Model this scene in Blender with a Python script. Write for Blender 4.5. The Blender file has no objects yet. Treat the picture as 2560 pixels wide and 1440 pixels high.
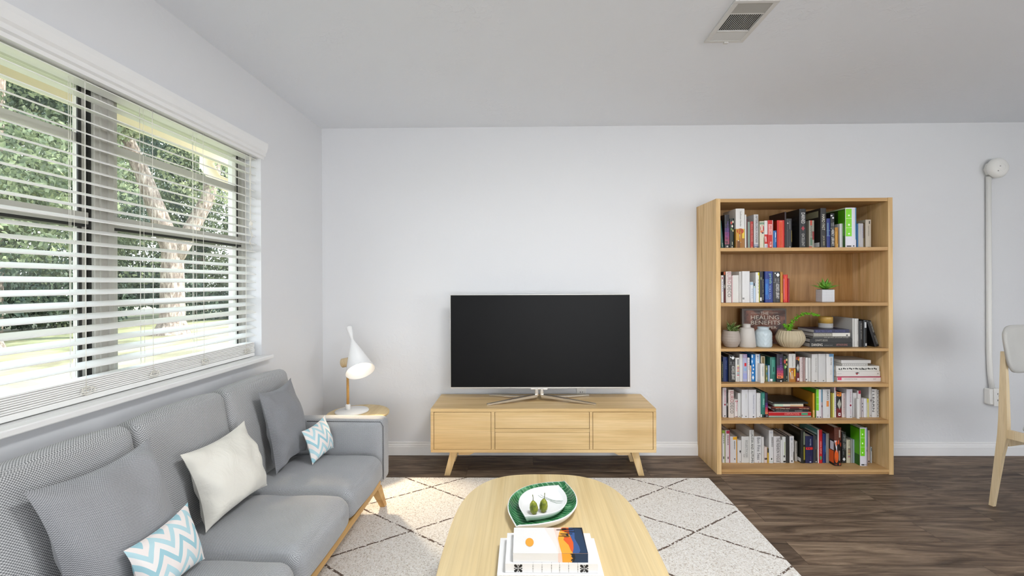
import bpy, bmesh, math, random
from mathutils import Vector, Matrix, Euler, noise

C = bpy.context.scene.collection
S = bpy.context.scene
PI = math.pi
R = math.radians

# ------------------------------------------------------------------ camera
FPX = 1100.0
YAW, ROLL = math.atan(15 / FPX), 0.0043
SHX, SHY = -15.0, -12.0
CAMZ = 1.275
cd = bpy.data.cameras.new('camera')
cam = bpy.data.objects.new('camera', cd)
C.objects.link(cam)
cd.sensor_width = 36.0
cd.lens = FPX / 2560 * 36.0
cd.shift_x = SHX / 2560
cd.shift_y = SHY / 2560
cd.clip_start = 0.05
cd.clip_end = 200
CAMR = Matrix.Rotation(YAW, 3, 'Z') @ Matrix.Rotation(PI / 2, 3, 'X') @ Matrix.Rotation(-ROLL, 3, 'Z')
cam.matrix_world = Matrix.Translation((0, 0, CAMZ)) @ CAMR.to_4x4()
S.camera = cam
S.view_settings.view_transform = 'Standard'
S.view_settings.look = 'None'
S.view_settings.gamma = 1
S.view_settings.use_curve_mapping = False
S.view_settings.exposure = -0.13


def ray(px, py):
    return CAMR @ Vector(((px - 1280 + SHX) / FPX, (720 - py + SHY) / FPX, -1.0))


def atY(px, py, y):        # where a sight line of the photograph meets the plane y
    d = ray(px, py)
    return Vector((0, 0, CAMZ)) + d * (y / d.y)


def atZ(px, py, z):
    d = ray(px, py)
    return Vector((0, 0, CAMZ)) + d * ((z - CAMZ) / d.z)


def atX(px, py, x):
    d = ray(px, py)
    return Vector((0, 0, CAMZ)) + d * (x / d.x)


# ------------------------------------------------------------------ light
world = bpy.data.worlds.new('world')
S.world = world
world.use_nodes = True
nt = world.node_tree
bgn = nt.nodes['Background']
tc = nt.nodes.new('ShaderNodeTexCoord')
sp = nt.nodes.new('ShaderNodeSeparateXYZ')
rp = nt.nodes.new('ShaderNodeValToRGB')
nt.links.new(tc.outputs['Generated'], sp.inputs[0])
nt.links.new(sp.outputs['Z'], rp.inputs[0])
rp.color_ramp.elements[0].position = 0.0
rp.color_ramp.elements[0].color = (0.95, 0.97, 1.0, 1)
rp.color_ramp.elements[1].position = 0.7
rp.color_ramp.elements[1].color = (0.62, 0.80, 1.0, 1)
nt.links.new(rp.outputs[0], bgn.inputs['Color'])
bgn.inputs['Strength'].default_value = 6.5


def light(name, kind, loc, energy, color=(1, 1, 1), **kw):
    d = bpy.data.lights.new(name, kind)
    d.energy = energy
    d.color = color
    rot = kw.pop('rot', None)
    for k, v in kw.items():
        setattr(d, k, v)
    o = bpy.data.objects.new(name, d)
    C.objects.link(o)
    o.location = loc
    if rot is not None:
        o.rotation_euler = rot
    return o


def aim(v):
    return Vector(v).to_track_quat('-Z', 'Y').to_euler()


light('sun', 'SUN', (0, 0, 10), 9.0, (1.0, 0.95, 0.86), angle=R(1.0), rot=aim((-0.62, -0.25, -0.74)))
# unseen area fills added behind and right of the camera to brighten the room
light('rear_fill_light', 'AREA', (1.4, -5.45, 1.2), 27, (0.97, 0.985, 1.0), shape='RECTANGLE', size=3.8, size_y=2.1, rot=aim((0, 1, 0)))
light('side_fill_light', 'AREA', (4.45, -0.6, 1.4), 22, (1.0, 0.99, 0.97), shape='RECTANGLE', size=1.5, size_y=1.2, rot=aim((-1, 0.1, 0)))

light('overhead_fill', 'AREA', (0.6, 1.0, 2.41), 39, (0.965, 0.985, 1.0), shape='DISK', size=0.5, rot=aim((0.0, 0.02, -1)))  # unseen overhead fill added to brighten the furniture tops; no fixture is modelled

# ------------------------------------------------------------------ helpers


def hexc(h):
    h = h.lstrip('#')
    if len(h) == 3:
        h = ''.join(c * 2 for c in h)
    out = []
    for i in (0, 2, 4):
        c = int(h[i:i + 2], 16) / 255
        out.append(c / 12.92 if c <= 0.04045 else ((c + 0.055) / 1.055) ** 2.4)
    return (*out, 1.0)


MATS = {}


def newmat(name):
    m = bpy.data.materials.new(name)
    m.use_nodes = True
    return m, m.node_tree, m.node_tree.nodes['Principled BSDF']


def mat(h, rough=0.5, metal=0.0, spec=0.5, emit=None, name=None, subs=0.0):
    key = (h, rough, metal, spec, emit, subs)
    if key in MATS:
        return MATS[key]
    m, t, b = newmat(name or 'plain_' + h.strip('#'))
    b.inputs['Base Color'].default_value = hexc(h)
    b.inputs['Roughness'].default_value = rough
    b.inputs['Metallic'].default_value = metal
    b.inputs['Specular IOR Level'].default_value = spec
    if emit:
        b.inputs['Emission Color'].default_value = hexc(h)
        b.inputs['Emission Strength'].default_value = emit
    MATS[key] = m
    return m


def node(t, kind, **kw):
    n = t.nodes.new(kind)
    for k, v in kw.items():
        if isinstance(k, str) and hasattr(n, k):
            setattr(n, k, v)
    return n


def link(t, a, b):
    t.links.new(a, b)


def math_node(t, op, a, b=None, c=None):
    n = t.nodes.new('ShaderNodeMath')
    n.operation = op
    for i, v in enumerate((a, b, c)):
        if v is None:
            continue
        if isinstance(v, (int, float)):
            n.inputs[i].default_value = v
        else:
            t.links.new(v, n.inputs[i])
    return n.outputs[0]


def ramp(t, fac, stops):
    n = t.nodes.new('ShaderNodeValToRGB')
    el = n.color_ramp.elements
    while len(el) > 1:
        el.remove(el[-1])
    el[0].position = stops[0][0]
    el[0].color = hexc(stops[0][1]) if isinstance(stops[0][1], str) else stops[0][1]
    for p, c in stops[1:]:
        e = el.new(p)
        e.color = hexc(c) if isinstance(c, str) else c
    t.links.new(fac, n.inputs[0])
    return n.outputs[0]


def mixc(t, fac, a, b, mode='MIX'):
    n = t.nodes.new('ShaderNodeMix')
    n.data_type = 'RGBA'
    n.blend_type = mode
    for s, v in ((0, fac), (6, a), (7, b)):
        if isinstance(v, (int, float)):
            n.inputs[s].default_value = v
        elif isinstance(v, (tuple, list)):
            n.inputs[s].default_value = v
        elif isinstance(v, str):
            n.inputs[s].default_value = hexc(v)
        else:
            t.links.new(v, n.inputs[s])
    return n.outputs[2]


def noise_tex(t, vec, scale, detail=3, rough=0.5, dist=0.0):
    n = t.nodes.new('ShaderNodeTexNoise')
    n.inputs['Scale'].default_value = scale
    n.inputs['Detail'].default_value = detail
    n.inputs['Roughness'].default_value = rough
    n.inputs['Distortion'].default_value = dist
    if vec is not None:
        t.links.new(vec, n.inputs['Vector'])
    return n.outputs['Fac']


def coords(t, kind='Object', scale=(1, 1, 1), loc=(0, 0, 0), rot=(0, 0, 0)):
    a = t.nodes.new('ShaderNodeTexCoord')
    m = t.nodes.new('ShaderNodeMapping')
    m.inputs['Scale'].default_value = scale
    m.inputs['Location'].default_value = loc
    m.inputs['Rotation'].default_value = rot
    t.links.new(a.outputs[kind], m.inputs['Vector'])
    return m.outputs[0]


def bump(t, b, h, strength, dist):
    n = t.nodes.new('ShaderNodeBump')
    n.inputs['Strength'].default_value = strength
    n.inputs['Distance'].default_value = dist
    t.links.new(h, n.inputs['Height'])
    t.links.new(n.outputs[0], b.inputs['Normal'])


def wood(name, light_h, mid_h, dark_h, axis='x', rough=0.45, strips=0, fine=1.0):
    """Procedural wood: grain runs along the given axis of object space."""
    m, t, b = newmat(name)
    st = {'x': (0.6, 9, 9), 'y': (9, 0.6, 9), 'z': (9, 9, 0.6)}[axis]
    v1 = coords(t, 'Object', st)
    n1 = noise_tex(t, v1, 1.6 * fine, 4, 0.6, 0.6)
    st2 = tuple(s * 6 if s > 1 else s * 1.6 for s in st)
    v2 = coords(t, 'Object', st2)
    n2 = noise_tex(t, v2, 2.6 * fine, 3, 0.6, 0.2)
    col = ramp(t, n1, [(0.28, dark_h), (0.5, mid_h), (0.72, light_h)])
    col2 = ramp(t, n2, [(0.35, (0.80, 0.78, 0.74, 1)), (0.62, (1, 1, 1, 1))])
    col = mixc(t, 0.55, col, col2, 'MULTIPLY')
    if strips:
        v3 = coords(t, 'Object')
        s = t.nodes.new('ShaderNodeSeparateXYZ')
        link(t, v3, s.inputs[0])
        ax = {'x': 'Y', 'y': 'X', 'z': 'X'}[axis]
        k = math_node(t, 'FLOOR', math_node(t, 'DIVIDE', s.outputs[ax], strips))
        wn = t.nodes.new('ShaderNodeTexWhiteNoise')
        wn.noise_dimensions = '1D'
        link(t, k, wn.inputs['W'])
        tone = ramp(t, wn.outputs['Value'], [(0.0, (0.88, 0.87, 0.85, 1)), (1.0, (1, 1, 1, 1))])
        col = mixc(t, 0.8, col, tone, 'MULTIPLY')
    link(t, col, b.inputs['Base Color'])
    b.inputs['Roughness'].default_value = rough
    b.inputs['Specular IOR Level'].default_value = 0.35
    bump(t, b, n2, 0.12, 0.002)
    return m


def weave(name, dark, mid, lite, pitch=0.006, strength=0.5, mottled=0.25):
    m, t, b = newmat(name)
    v = coords(t, 'UV')
    s = t.nodes.new('ShaderNodeSeparateXYZ')
    link(t, v, s.inputs[0])
    k = 2 * PI / pitch
    sx = math_node(t, 'SINE', math_node(t, 'MULTIPLY', s.outputs['X'], k))
    sy = math_node(t, 'SINE', math_node(t, 'MULTIPLY', s.outputs['Y'], k))
    pr = math_node(t, 'MULTIPLY', sx, sy)
    h = math_node(t, 'MULTIPLY_ADD', pr, 0.5, 0.5)
    nz = noise_tex(t, v, 220, 2, 0.6)
    f = math_node(t, 'ADD', math_node(t, 'MULTIPLY', h, 1 - mottled), math_node(t, 'MULTIPLY', nz, mottled))
    col = ramp(t, f, [(0.12, dark), (0.5, mid), (0.85, lite)])
    big = noise_tex(t, v, 5, 2, 0.5)
    tone = ramp(t, big, [(0.3, (0.9, 0.9, 0.9, 1)), (0.7, (1, 1, 1, 1))])
    col = mixc(t, 1.0, col, tone, 'MULTIPLY')
    link(t, col, b.inputs['Base Color'])
    b.inputs['Roughness'].default_value = 0.95
    b.inputs['Specular IOR Level'].default_value = 0.1
    b.inputs['Sheen Weight'].default_value = 0.25
    bump(t, b, f, strength, 0.0015)
    return m


def wloc(o):
    v = Vector((0, 0, 0))
    while o is not None:
        v = v + Vector(o.location)
        o = o.parent
    return v


class MB:
    """Collects shapes and links them as one mesh object."""

    def __init__(self):
        self.v, self.f, self.m, self.sm, self.uv = [], [], [], [], {}
        self.mats = []

    def mi(self, material):
        if material is None:
            return 0
        if material not in self.mats:
            self.mats.append(material)
        return self.mats.index(material)

    def add(self, verts, faces, material=None, M=None, smooth=False, uvs=None):
        o = len(self.v)
        i = self.mi(material)
        for p in verts:
            p = Vector(p)
            if M is not None:
                p = M @ p
            self.v.append(p)
        for k, f in enumerate(faces):
            if uvs is not None:
                self.uv[len(self.f)] = uvs[k]
            self.f.append([o + a for a in f])
            self.m.append(i)
            self.sm.append(smooth)
        return self

    def box(self, a, b, material=None, M=None, bev=0.0):
        x0, y0, z0 = (min(a[i], b[i]) for i in range(3))
        x1, y1, z1 = (max(a[i], b[i]) for i in range(3))
        if bev > 0:
            bev = min(bev, (x1 - x0) * .45, (y1 - y0) * .45, (z1 - z0) * .45)
            bm = bmesh.new()
            bmesh.ops.create_cube(bm, size=1)
            for v in bm.verts:
                v.co = Vector(((x0 + x1) / 2 + v.co.x * (x1 - x0), (y0 + y1) / 2 + v.co.y * (y1 - y0), (z0 + z1) / 2 + v.co.z * (z1 - z0)))
            bmesh.ops.bevel(bm, geom=bm.edges[:], offset=bev, segments=2, profile=0.5, affect='EDGES')
            bm.verts.index_update()
            self.add([v.co.copy() for v in bm.verts], [[v.index for v in f.verts] for f in bm.faces], material, M)
            bm.free()
            return self
        vs = [(x0, y0, z0), (x1, y0, z0), (x1, y1, z0), (x0, y1, z0), (x0, y0, z1), (x1, y0, z1), (x1, y1, z1), (x0, y1, z1)]
        fs = [(0, 3, 2, 1), (4, 5, 6, 7), (0, 1, 5, 4), (1, 2, 6, 5), (2, 3, 7, 6), (3, 0, 4, 7)]
        return self.add(vs, fs, material, M)

    def hexa(self, bot, top, material=None, M=None):
        """solid between two quads given in the same order"""
        return self.add(list(bot) + list(top), [(3, 2, 1, 0), (4, 5, 6, 7), (0, 1, 5, 4), (1, 2, 6, 5), (2, 3, 7, 6), (3, 0, 4, 7)], material, M)

    def prism(self, pts, z0, z1, material=None, M=None):
        n = len(pts)
        vs = [(p[0], p[1], z0) for p in pts] + [(p[0], p[1], z1) for p in pts]
        fs = [list(range(n))[::-1], list(range(n, 2 * n))] + [(i, (i + 1) % n, n + (i + 1) % n, n + i) for i in range(n)]
        return self.add(vs, fs, material, M)

    def lathe(self, prof, n=32, material=None, M=None, smooth=True, fn=None, caps=True):
        vs, fs = [], []
        for (r, z) in prof:
            for i in range(n):
                a = 2 * PI * i / n
                rr = fn(r, z, a) if fn else r
                vs.append((rr * math.cos(a), rr * math.sin(a), z))
        for j in range(len(prof) - 1):
            for i in range(n):
                k = (i + 1) % n
                fs.append((j * n + i, j * n + k, (j + 1) * n + k, (j + 1) * n + i))
        if caps:
            if prof[0][0] > 1e-6:
                fs.append(list(range(n))[::-1])
            if prof[-1][0] > 1e-6:
                fs.append([(len(prof) - 1) * n + i for i in range(n)])
        return self.add(vs, fs, material, M, smooth)

    def tube(self, pts, r, n=8, material=None, M=None, smooth=True):
        pts = [Vector(p) for p in pts]
        rs = r if isinstance(r, (list, tuple)) else [r] * len(pts)
        vs, fs = [], []
        up = None
        for i, p in enumerate(pts):
            d = (pts[min(i + 1, len(pts) - 1)] - pts[max(i - 1, 0)]).normalized()
            if up is None:
                up = Vector((0, 0, 1)) if abs(d.z) < 0.9 else Vector((1, 0, 0))
            a = d.cross(up)
            if a.length < 1e-5:
                a = d.cross(Vector((0, 1, 0)))
            a.normalize()
            b = a.cross(d)
            up = b
            for k in range(n):
                t = 2 * PI * k / n
                vs.append(p + (a * math.cos(t) + b * math.sin(t)) * rs[i])
        for j in range(len(pts) - 1):
            for i in range(n):
                k = (i + 1) % n
                fs.append((j * n + i, j * n + k, (j + 1) * n + k, (j + 1) * n + i))
        fs.append(list(range(n))[::-1])
        fs.append([(len(pts) - 1) * n + i for i in range(n)])
        return self.add(vs, fs, material, M, smooth)

    def build(self, name, material=None, parent=None, loc=None, boxuv=False, fix=True, local=False):
        """vertices are world coordinates, or the parent's own when local"""
        me = bpy.data.meshes.new(name)
        if parent is not None:
            off = Vector((0, 0, 0)) if local else wloc(parent)
        elif loc is not None:
            off = Vector(loc)
        else:
            xs, ys, zs = ([p[i] for p in self.v] for i in range(3))
            off = Vector(((min(xs) + max(xs)) / 2, (min(ys) + max(ys)) / 2, min(zs)))
        me.from_pydata([p - off for p in self.v], [], self.f)
        ms = self.mats or [material]
        for m in ms:
            me.materials.append(m)
        me.polygons.foreach_set('material_index', self.m)
        me.polygons.foreach_set('use_smooth', self.sm)
        if fix:
            bm = bmesh.new()
            bm.from_mesh(me)
            bmesh.ops.recalc_face_normals(bm, faces=bm.faces[:])
            bm.to_mesh(me)
            bm.free()
        if self.uv or boxuv:
            lay = me.uv_layers.new(name='UVMap')
            for p in me.polygons:
                if p.index in self.uv and len(self.uv[p.index]) == p.loop_total:
                    # match by vertex order of the stored face
                    src = {vi: uv for vi, uv in zip(self.f[p.index], self.uv[p.index])}
                    for li in p.loop_indices:
                        lay.data[li].uv = src.get(me.loops[li].vertex_index, (0, 0))
                elif boxuv:
                    n = p.normal
                    ax = max(range(3), key=lambda i: abs(n[i]))
                    for li in p.loop_indices:
                        co = me.vertices[me.loops[li].vertex_index].co
                        lay.data[li].uv = (co.y, co.z) if ax == 0 else ((co.x, co.z) if ax == 1 else (co.x, co.y))
        me.update()
        o = bpy.data.objects.new(name, me)
        C.objects.link(o)
        if parent is not None:
            o.parent = parent
        else:
            o.location = off
        return o


def tag(o, label=None, cat=None, group=None, kind=None):
    if label:
        o['label'] = label
    if cat:
        o['category'] = cat
    if group:
        o['group'] = group
    if kind:
        o['kind'] = kind
    return o


def thing(name, label, cat, loc=(0, 0, 0), group=None, rotz=0.0):
    o = bpy.data.objects.new(name, None)
    C.objects.link(o)
    o.location = loc
    o.rotation_euler = (0, 0, rotz)
    o.empty_display_size = 0.05
    return tag(o, label, cat, group)


def struct(o):
    return tag(o, kind='structure')


def softbox(mb, a, b, r, n=22, bulge=(0, 0, 0, 0, 0, 0), material=None, M=None, wob=0.0, seed=0):
    """rounded, puffed box; bulge = how far -x,+x,-y,+y,-z,+z faces swell"""
    a, b = Vector(a), Vector(b)
    c, h = (a + b) / 2, (b - a) / 2
    idx, vs, fs = {}, [], []

    def vert(i, j, k):
        key = (i, j, k)
        if key in idx:
            return idx[key]
        u = [2 * i / n - 1, 2 * j / n - 1, 2 * k / n - 1]
        u = [math.copysign(abs(q) ** 0.85, q) for q in u]
        p = Vector((u[0] * h.x, u[1] * h.y, u[2] * h.z))
        inner = Vector([max(-(h[q] - r), min(h[q] - r, p[q])) for q in range(3)])
        d = p - inner
        if d.length > 1e-9:
            p = inner + d.normalized() * r
        w = [1 - min(1, abs(q)) ** 2.2 for q in u]
        for q in range(3):
            o1, o2 = [x for x in range(3) if x != q]
            amt = w[o1] * w[o2]
            if u[q] < -0.999:
                p[q] -= bulge[q * 2] * amt
            elif u[q] > 0.999:
                p[q] += bulge[q * 2 + 1] * amt
        if wob:
            nv = noise.noise_vector((p + Vector((seed * 7.3, 0, 0))) * 7)
            p += nv * wob
        idx[key] = len(vs)
        vs.append(c + p)
        return idx[key]
    for q in range(3):
        o1, o2 = [x for x in range(3) if x != q]
        for side in (0, n):
            for i in range(n):
                for j in range(n):
                    def mk(x, y):
                        t = [0, 0, 0]
                        t[q], t[o1], t[o2] = side, x, y
                        return vert(*t)
                    f = [mk(i, j), mk(i + 1, j), mk(i + 1, j + 1), mk(i, j + 1)]
                    fs.append(f)
    mb.add(vs, fs, material, M, smooth=True)
    return mb


TXT = {}


def text_mesh(s):
    if s in TXT:
        return TXT[s]
    cu = bpy.data.curves.new('lettering', 'FONT')
    cu.body = s
    cu.resolution_u = 2
    o = bpy.data.objects.new('lettering', cu)
    me = o.to_mesh()
    vs = [v.co.copy() for v in me.vertices]
    fs = [list(p.vertices) for p in me.polygons]
    o.to_mesh_clear()
    bpy.data.objects.remove(o)
    bpy.data.curves.remove(cu)
    if vs:
        x0, x1 = min(v.x for v in vs), max(v.x for v in vs)
        y0, y1 = min(v.y for v in vs), max(v.y for v in vs)
    else:
        x0 = y0 = 0
        x1 = y1 = 1
    vs = [Vector(((v.x - x0) / (x1 - x0), (v.y - y0) / (y1 - y0), 0)) for v in vs]
    TXT[s] = (vs, fs)
    return TXT[s]


def put_text(mb, s, origin, du, dv, material):
    """letters fill the parallelogram origin, origin+du (reading direction), origin+dv (up)"""
    vs, fs = text_mesh(s)
    o, du, dv = Vector(origin), Vector(du), Vector(dv)
    mb.add([o + du * v.x + dv * v.y for v in vs], fs, material)

# ------------------------------------------------------------------ room measurements (metres)
YB = 3.27          # wall behind the television
XL = -1.507        # window wall
XR = 4.6
YR = -5.5
H = 2.437


def wall_mat(name, h, tex=1.0, scale=1.0):
    m, t, b = newmat(name)
    v = coords(t, 'Object')
    n1 = noise_tex(t, v, 3.2 * scale, 5, 0.55, 0.5)
    n2 = noise_tex(t, v, 26 * scale, 4, 0.55, 0.8)
    f = math_node(t, 'ADD', math_node(t, 'MULTIPLY', ramp(t, n2, [(0.5, (0, 0, 0, 1)), (0.62, (1, 1, 1, 1))]), ramp(t, n1, [(0.48, (0, 0, 0, 1)), (0.6, (1, 1, 1, 1))])), math_node(t, 'MULTIPLY', n1, 0.35))
    b.inputs['Base Color'].default_value = hexc(h)
    b.inputs['Roughness'].default_value = 0.6
    b.inputs['Specular IOR Level'].default_value = 0.25
    bump(t, b, f, 0.22 * tex, 0.006)
    return m


M_WALL = wall_mat('white_wall_paint', 'E3E4E6', 0.45, 0.7)
M_CEIL = wall_mat('textured_ceiling_paint', 'F0F3F8', 1.0)
M_TRIM = mat('F0F0EF', 0.35, name='white_trim_paint')
M_OUTWALL = mat('C9BFA4', 0.8, name='tan_siding')

# floor: brown planks running left to right
m, t, b = newmat('brown_plank_floor')
v = coords(t, 'Object')
bk = t.nodes.new('ShaderNodeTexBrick')
bk.offset = 0.37
bk.offset_frequency = 2
bk.inputs['Scale'].default_value = 1.0
bk.inputs['Mortar Size'].default_value = 0.0012
bk.inputs['Mortar Smooth'].default_value = 0.3
bk.inputs['Brick Width'].default_value = 1.22
bk.inputs['Row Height'].default_value = 0.18
bk.inputs['Color1'].default_value = (0, 0, 0, 1)
bk.inputs['Color2'].default_value = (1, 1, 1, 1)
bk.inputs['Mortar'].default_value = (0.5, 0.5, 0.5, 1)
link(t, v, bk.inputs['Vector'])
# shift the grain per plank
sx = t.nodes.new('ShaderNodeSeparateColor')
link(t, bk.outputs['Color'], sx.inputs[0])
cmb = t.nodes.new('ShaderNodeCombineXYZ')
link(t, math_node(t, 'MULTIPLY', sx.outputs[0], 9.0), cmb.inputs['X'])
link(t, math_node(t, 'MULTIPLY', sx.outputs[0], 5.0), cmb.inputs['Z'])
va = t.nodes.new('ShaderNodeVectorMath')
va.operation = 'ADD'
link(t, v, va.inputs[0])
link(t, cmb.outputs[0], va.inputs[1])
mp = t.nodes.new('ShaderNodeMapping')
mp.inputs['Scale'].default_value = (1.1, 8, 1)
link(t, va.outputs[0], mp.inputs['Vector'])
g1 = noise_tex(t, mp.outputs[0], 2.0, 6, 0.62, 1.2)
mp2 = t.nodes.new('ShaderNodeMapping')
mp2.inputs['Scale'].default_value = (4, 60, 1)
link(t, va.outputs[0], mp2.inputs['Vector'])
g2 = noise_tex(t, mp2.outputs[0], 1.5, 4, 0.6, 0.4)
col = ramp(t, g1, [(0.32, '4A3C30'), (0.46, '6B594A'), (0.58, '857260'), (0.74, 'A38E78')])
col = mixc(t, 0.6, col, ramp(t, g2, [(0.35, (0.62, 0.6, 0.58, 1)), (0.6, (1, 1, 1, 1))]), 'MULTIPLY')
col = mixc(t, 0.9, col, ramp(t, sx.outputs[0], [(0.0, (0.80, 0.80, 0.80, 1)), (1.0, (1.05, 1.03, 1.0, 1))]), 'MULTIPLY')
seam = ramp(t, bk.outputs['Fac'], [(0.2, (1, 1, 1, 1)), (0.8, (0.35, 0.33, 0.3, 1))])
col = mixc(t, 1.0, col, seam, 'MULTIPLY')
link(t, col, b.inputs['Base Color'])
link(t, ramp(t, g2, [(0.3, (0.62, 0.62, 0.62, 1)), (0.7, (0.48, 0.48, 0.48, 1))]), b.inputs['Roughness'])
b.inputs['Specular IOR Level'].default_value = 0.35
bump(t, b, g2, 0.15, 0.002)
M_FLOOR = m

struct(MB().box((XL - 0.2, YR - 0.2, -0.12), (XR + 0.2, YB + 0.2, 0.0)).build('floor', M_FLOOR, loc=(0.06, 0.02, 0)))
struct(MB().box((XL - 0.2, YR - 0.2, H), (XR + 0.2, YB + 0.2, H + 0.15)).build('ceiling', M_CEIL))
struct(MB().box((XL - 0.2, YB, 0), (XR + 0.2, YB + 0.2, H)).build('wall_back', M_WALL))

# window wall with its opening
WY0, WY1 = -0.02, 2.504  # the near bay is unseen, extended to let in more light
WZ0, WZ1 = 0.868, 2.03
XO = XL - 0.19
w = MB()
w.box((XO, YR - 0.2, 0), (XL, WY0, H)).box((XO, WY1, 0), (XL, YB, H))
w.box((XO, WY0, 0), (XL, WY1, WZ0 - .023)).box((XO, WY0, WZ1), (XL, WY1, H))
struct(w.build('wall_left', M_WALL))

# right wall with a side window beyond the picture, rear wall with a patio door opening added for light
w = MB()
w.box((XR, YR - 0.2, 0), (XR + 0.2, -1.4, H)).box((XR, 0.2, 0), (XR + 0.2, YB, H))
w.box((XR, -1.4, 0), (XR + 0.2, 0.2, 0.75)).box((XR, -1.4, 2.05), (XR + 0.2, 0.2, H))
struct(w.build('wall_right', M_WALL))
w = MB()
w.box((XL, YR - 0.2, 0), (-0.6, YR, H)).box((3.4, YR - 0.2, 0), (XR, YR, H)).box((-0.6, YR - 0.2, 2.3), (3.4, YR, H))
struct(w.build('wall_rear', M_WALL))
d = struct(MB().box((-0.6, YR - 0.12, 0.0), (-0.54, YR - 0.06, 2.3)).box((3.34, YR - 0.12, 0), (3.4, YR - 0.06, 2.3)).box((1.37, YR - 0.12, 0), (1.43, YR - 0.06, 2.3)).box((-0.54, YR - 0.12, 2.24), (3.34, YR - 0.06, 2.3)).build('added_rear_door', M_TRIM))  # unseen door frame, added with its opening for the light

# baseboards with a stepped profile


def board(name, p0, p1, nrm):
    p0, p1, nrm = Vector(p0), Vector(p1), Vector(nrm)
    prof = [(0.0, 0.0), (0.014, 0.0), (0.014, 0.062), (0.011, 0.068), (0.011, 0.074), (0.006, 0.082), (0.006, 0.094), (0, 0.097)]
    n = len(prof)
    vs = [p + nrm * a + Vector((0, 0, z)) for p in (p0, p1) for a, z in prof]
    fs = [list(range(n))[::-1], list(range(n, 2 * n))] + [(i, (i + 1) % n, n + (i + 1) % n, n + i) for i in range(n)]
    return struct(MB().add(vs, fs).build(name, M_TRIM))


board('baseboard_back', (XL, YB, 0), (XR, YB, 0), (0, -1, 0))
board('baseboard_left', (XL, YR, 0), (XL, YB - 0.014, 0), (1, 0, 0))
board('baseboard_right', (XR, YR, 0), (XR, YB - 0.014, 0), (-1, 0, 0))

# ------------------------------------------------------------------ window
XW = -1.625
M_ALU = mat('C6C4BD', 0.45, name='weathered_aluminium')
M_GASK = mat('2A2A28', 0.6, name='black_gasket')
m, t, b = newmat('window_glass')
t.nodes.remove(b)
tr = t.nodes.new('ShaderNodeBsdfTransparent')
gl = t.nodes.new('ShaderNodeBsdfGlossy')
gl.inputs['Roughness'].default_value = 0.02
mx = t.nodes.new('ShaderNodeMixShader')
lw = t.nodes.new('ShaderNodeLayerWeight')
lw.inputs['Blend'].default_value = 0.5
link(t, math_node(t, 'MULTIPLY_ADD', math_node(t, 'POWER', lw.outputs['Facing'], 4.0), 0.5, 0.03), mx.inputs[0])
link(t, tr.outputs[0], mx.inputs[1])
link(t, gl.outputs[0], mx.inputs[2])
link(t, mx.outputs[0], t.nodes['Material Output'].inputs['Surface'])
M_GLASS = m

fr_ = MB()
fr_.box((XW - 0.03, WY0, WZ0), (XW + 0.03, WY1, WZ0 + 0.035), bev=.003).box((XW - 0.03, WY0, WZ1 - 0.035), (XW + 0.03, WY1, WZ1), bev=.003)
fr_.box((XW - 0.03, WY0, WZ0 + .035), (XW + 0.03, WY0 + 0.03, WZ1 - .035), bev=.003).box((XW - 0.03, WY1 - 0.03, WZ0 + .035), (XW + 0.03, WY1, WZ1 - .035), bev=.003)
win = struct(fr_.build('window_1', M_ALU, loc=(XW, (WY0 + WY1) / 2, WZ0)))
lites = [(WY0 + 0.03, 0.74), (0.82, 1.60), (1.70, WY1 - 0.03)]
for y0, y1 in ((0.74, 0.82), (1.60, 1.70)):
    mu = MB().box((XW - 0.03, y0 + 0.01, WZ0 + .035), (XW + 0.034, y1 - 0.01, WZ1 - .035), bev=.003)
    mu.box((XW - 0.02, y0 + 0.002, WZ0 + .035), (XW + 0.022, y0 + 0.0099, WZ1 - .035), M_GASK)
    mu.mats = [M_ALU, M_GASK]
    mu.m = [0] * (len(mu.f) - 6) + [1] * 6
    mu.box((XW + 0.034, y0 + 0.028, WZ0 + .035), (XW + 0.04, y0 + 0.034, WZ1 - .035), M_ALU)
    mu.box((XW + 0.034, y0 + 0.06, WZ0 + .035), (XW + 0.04, y0 + 0.068, WZ1 - .035), M_ALU)
    mu.build('window_mullion', None, win)
for y0, y1 in lites:
    s_ = MB()
    for z, hgt, dp in ((1.81, .016, .012), (1.52, .022, .022), (1.20, .013, .012)):
        s_.box((XW - dp, y0, z - hgt), (XW + dp, y1, z + hgt), M_ALU, bev=.002)
    s_.box((XW - 0.022, y0, 1.488), (XW + 0.022, y1, 1.498), M_GASK)
    s_.box((XW - 0.014, y0, WZ0 + .035), (XW + 0.014, y0 + 0.024, WZ1 - .035), M_ALU, bev=.002)
    s_.box((XW - 0.014, y1 - 0.024, WZ0 + .035), (XW + 0.014, y1, WZ1 - .035), M_ALU, bev=.002)
    s_.box((XW + 0.0142, y1 - 0.036, WZ0 + .035), (XW + 0.02, y1 - 0.024, WZ1 - .035), M_GASK)
    s_.build('window_sash', None, win)
    MB().box((XW - 0.002, y0 + .02, WZ0 + 0.036), (XW + 0.002, y1 - .02, WZ1 - 0.036)).build('window_pane', M_GLASS, win)

struct(MB().box((XO, WY0 + .0003, WZ0 - 0.0225), (XL - .0003, WY1 - .0003, WZ0 - .0003)).box((XL, WY0 - 0.04, WZ0 - 0.022), (XL + 0.052, WY1 + 0.035, WZ0), bev=.004).build('window_sill', M_TRIM))

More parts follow.
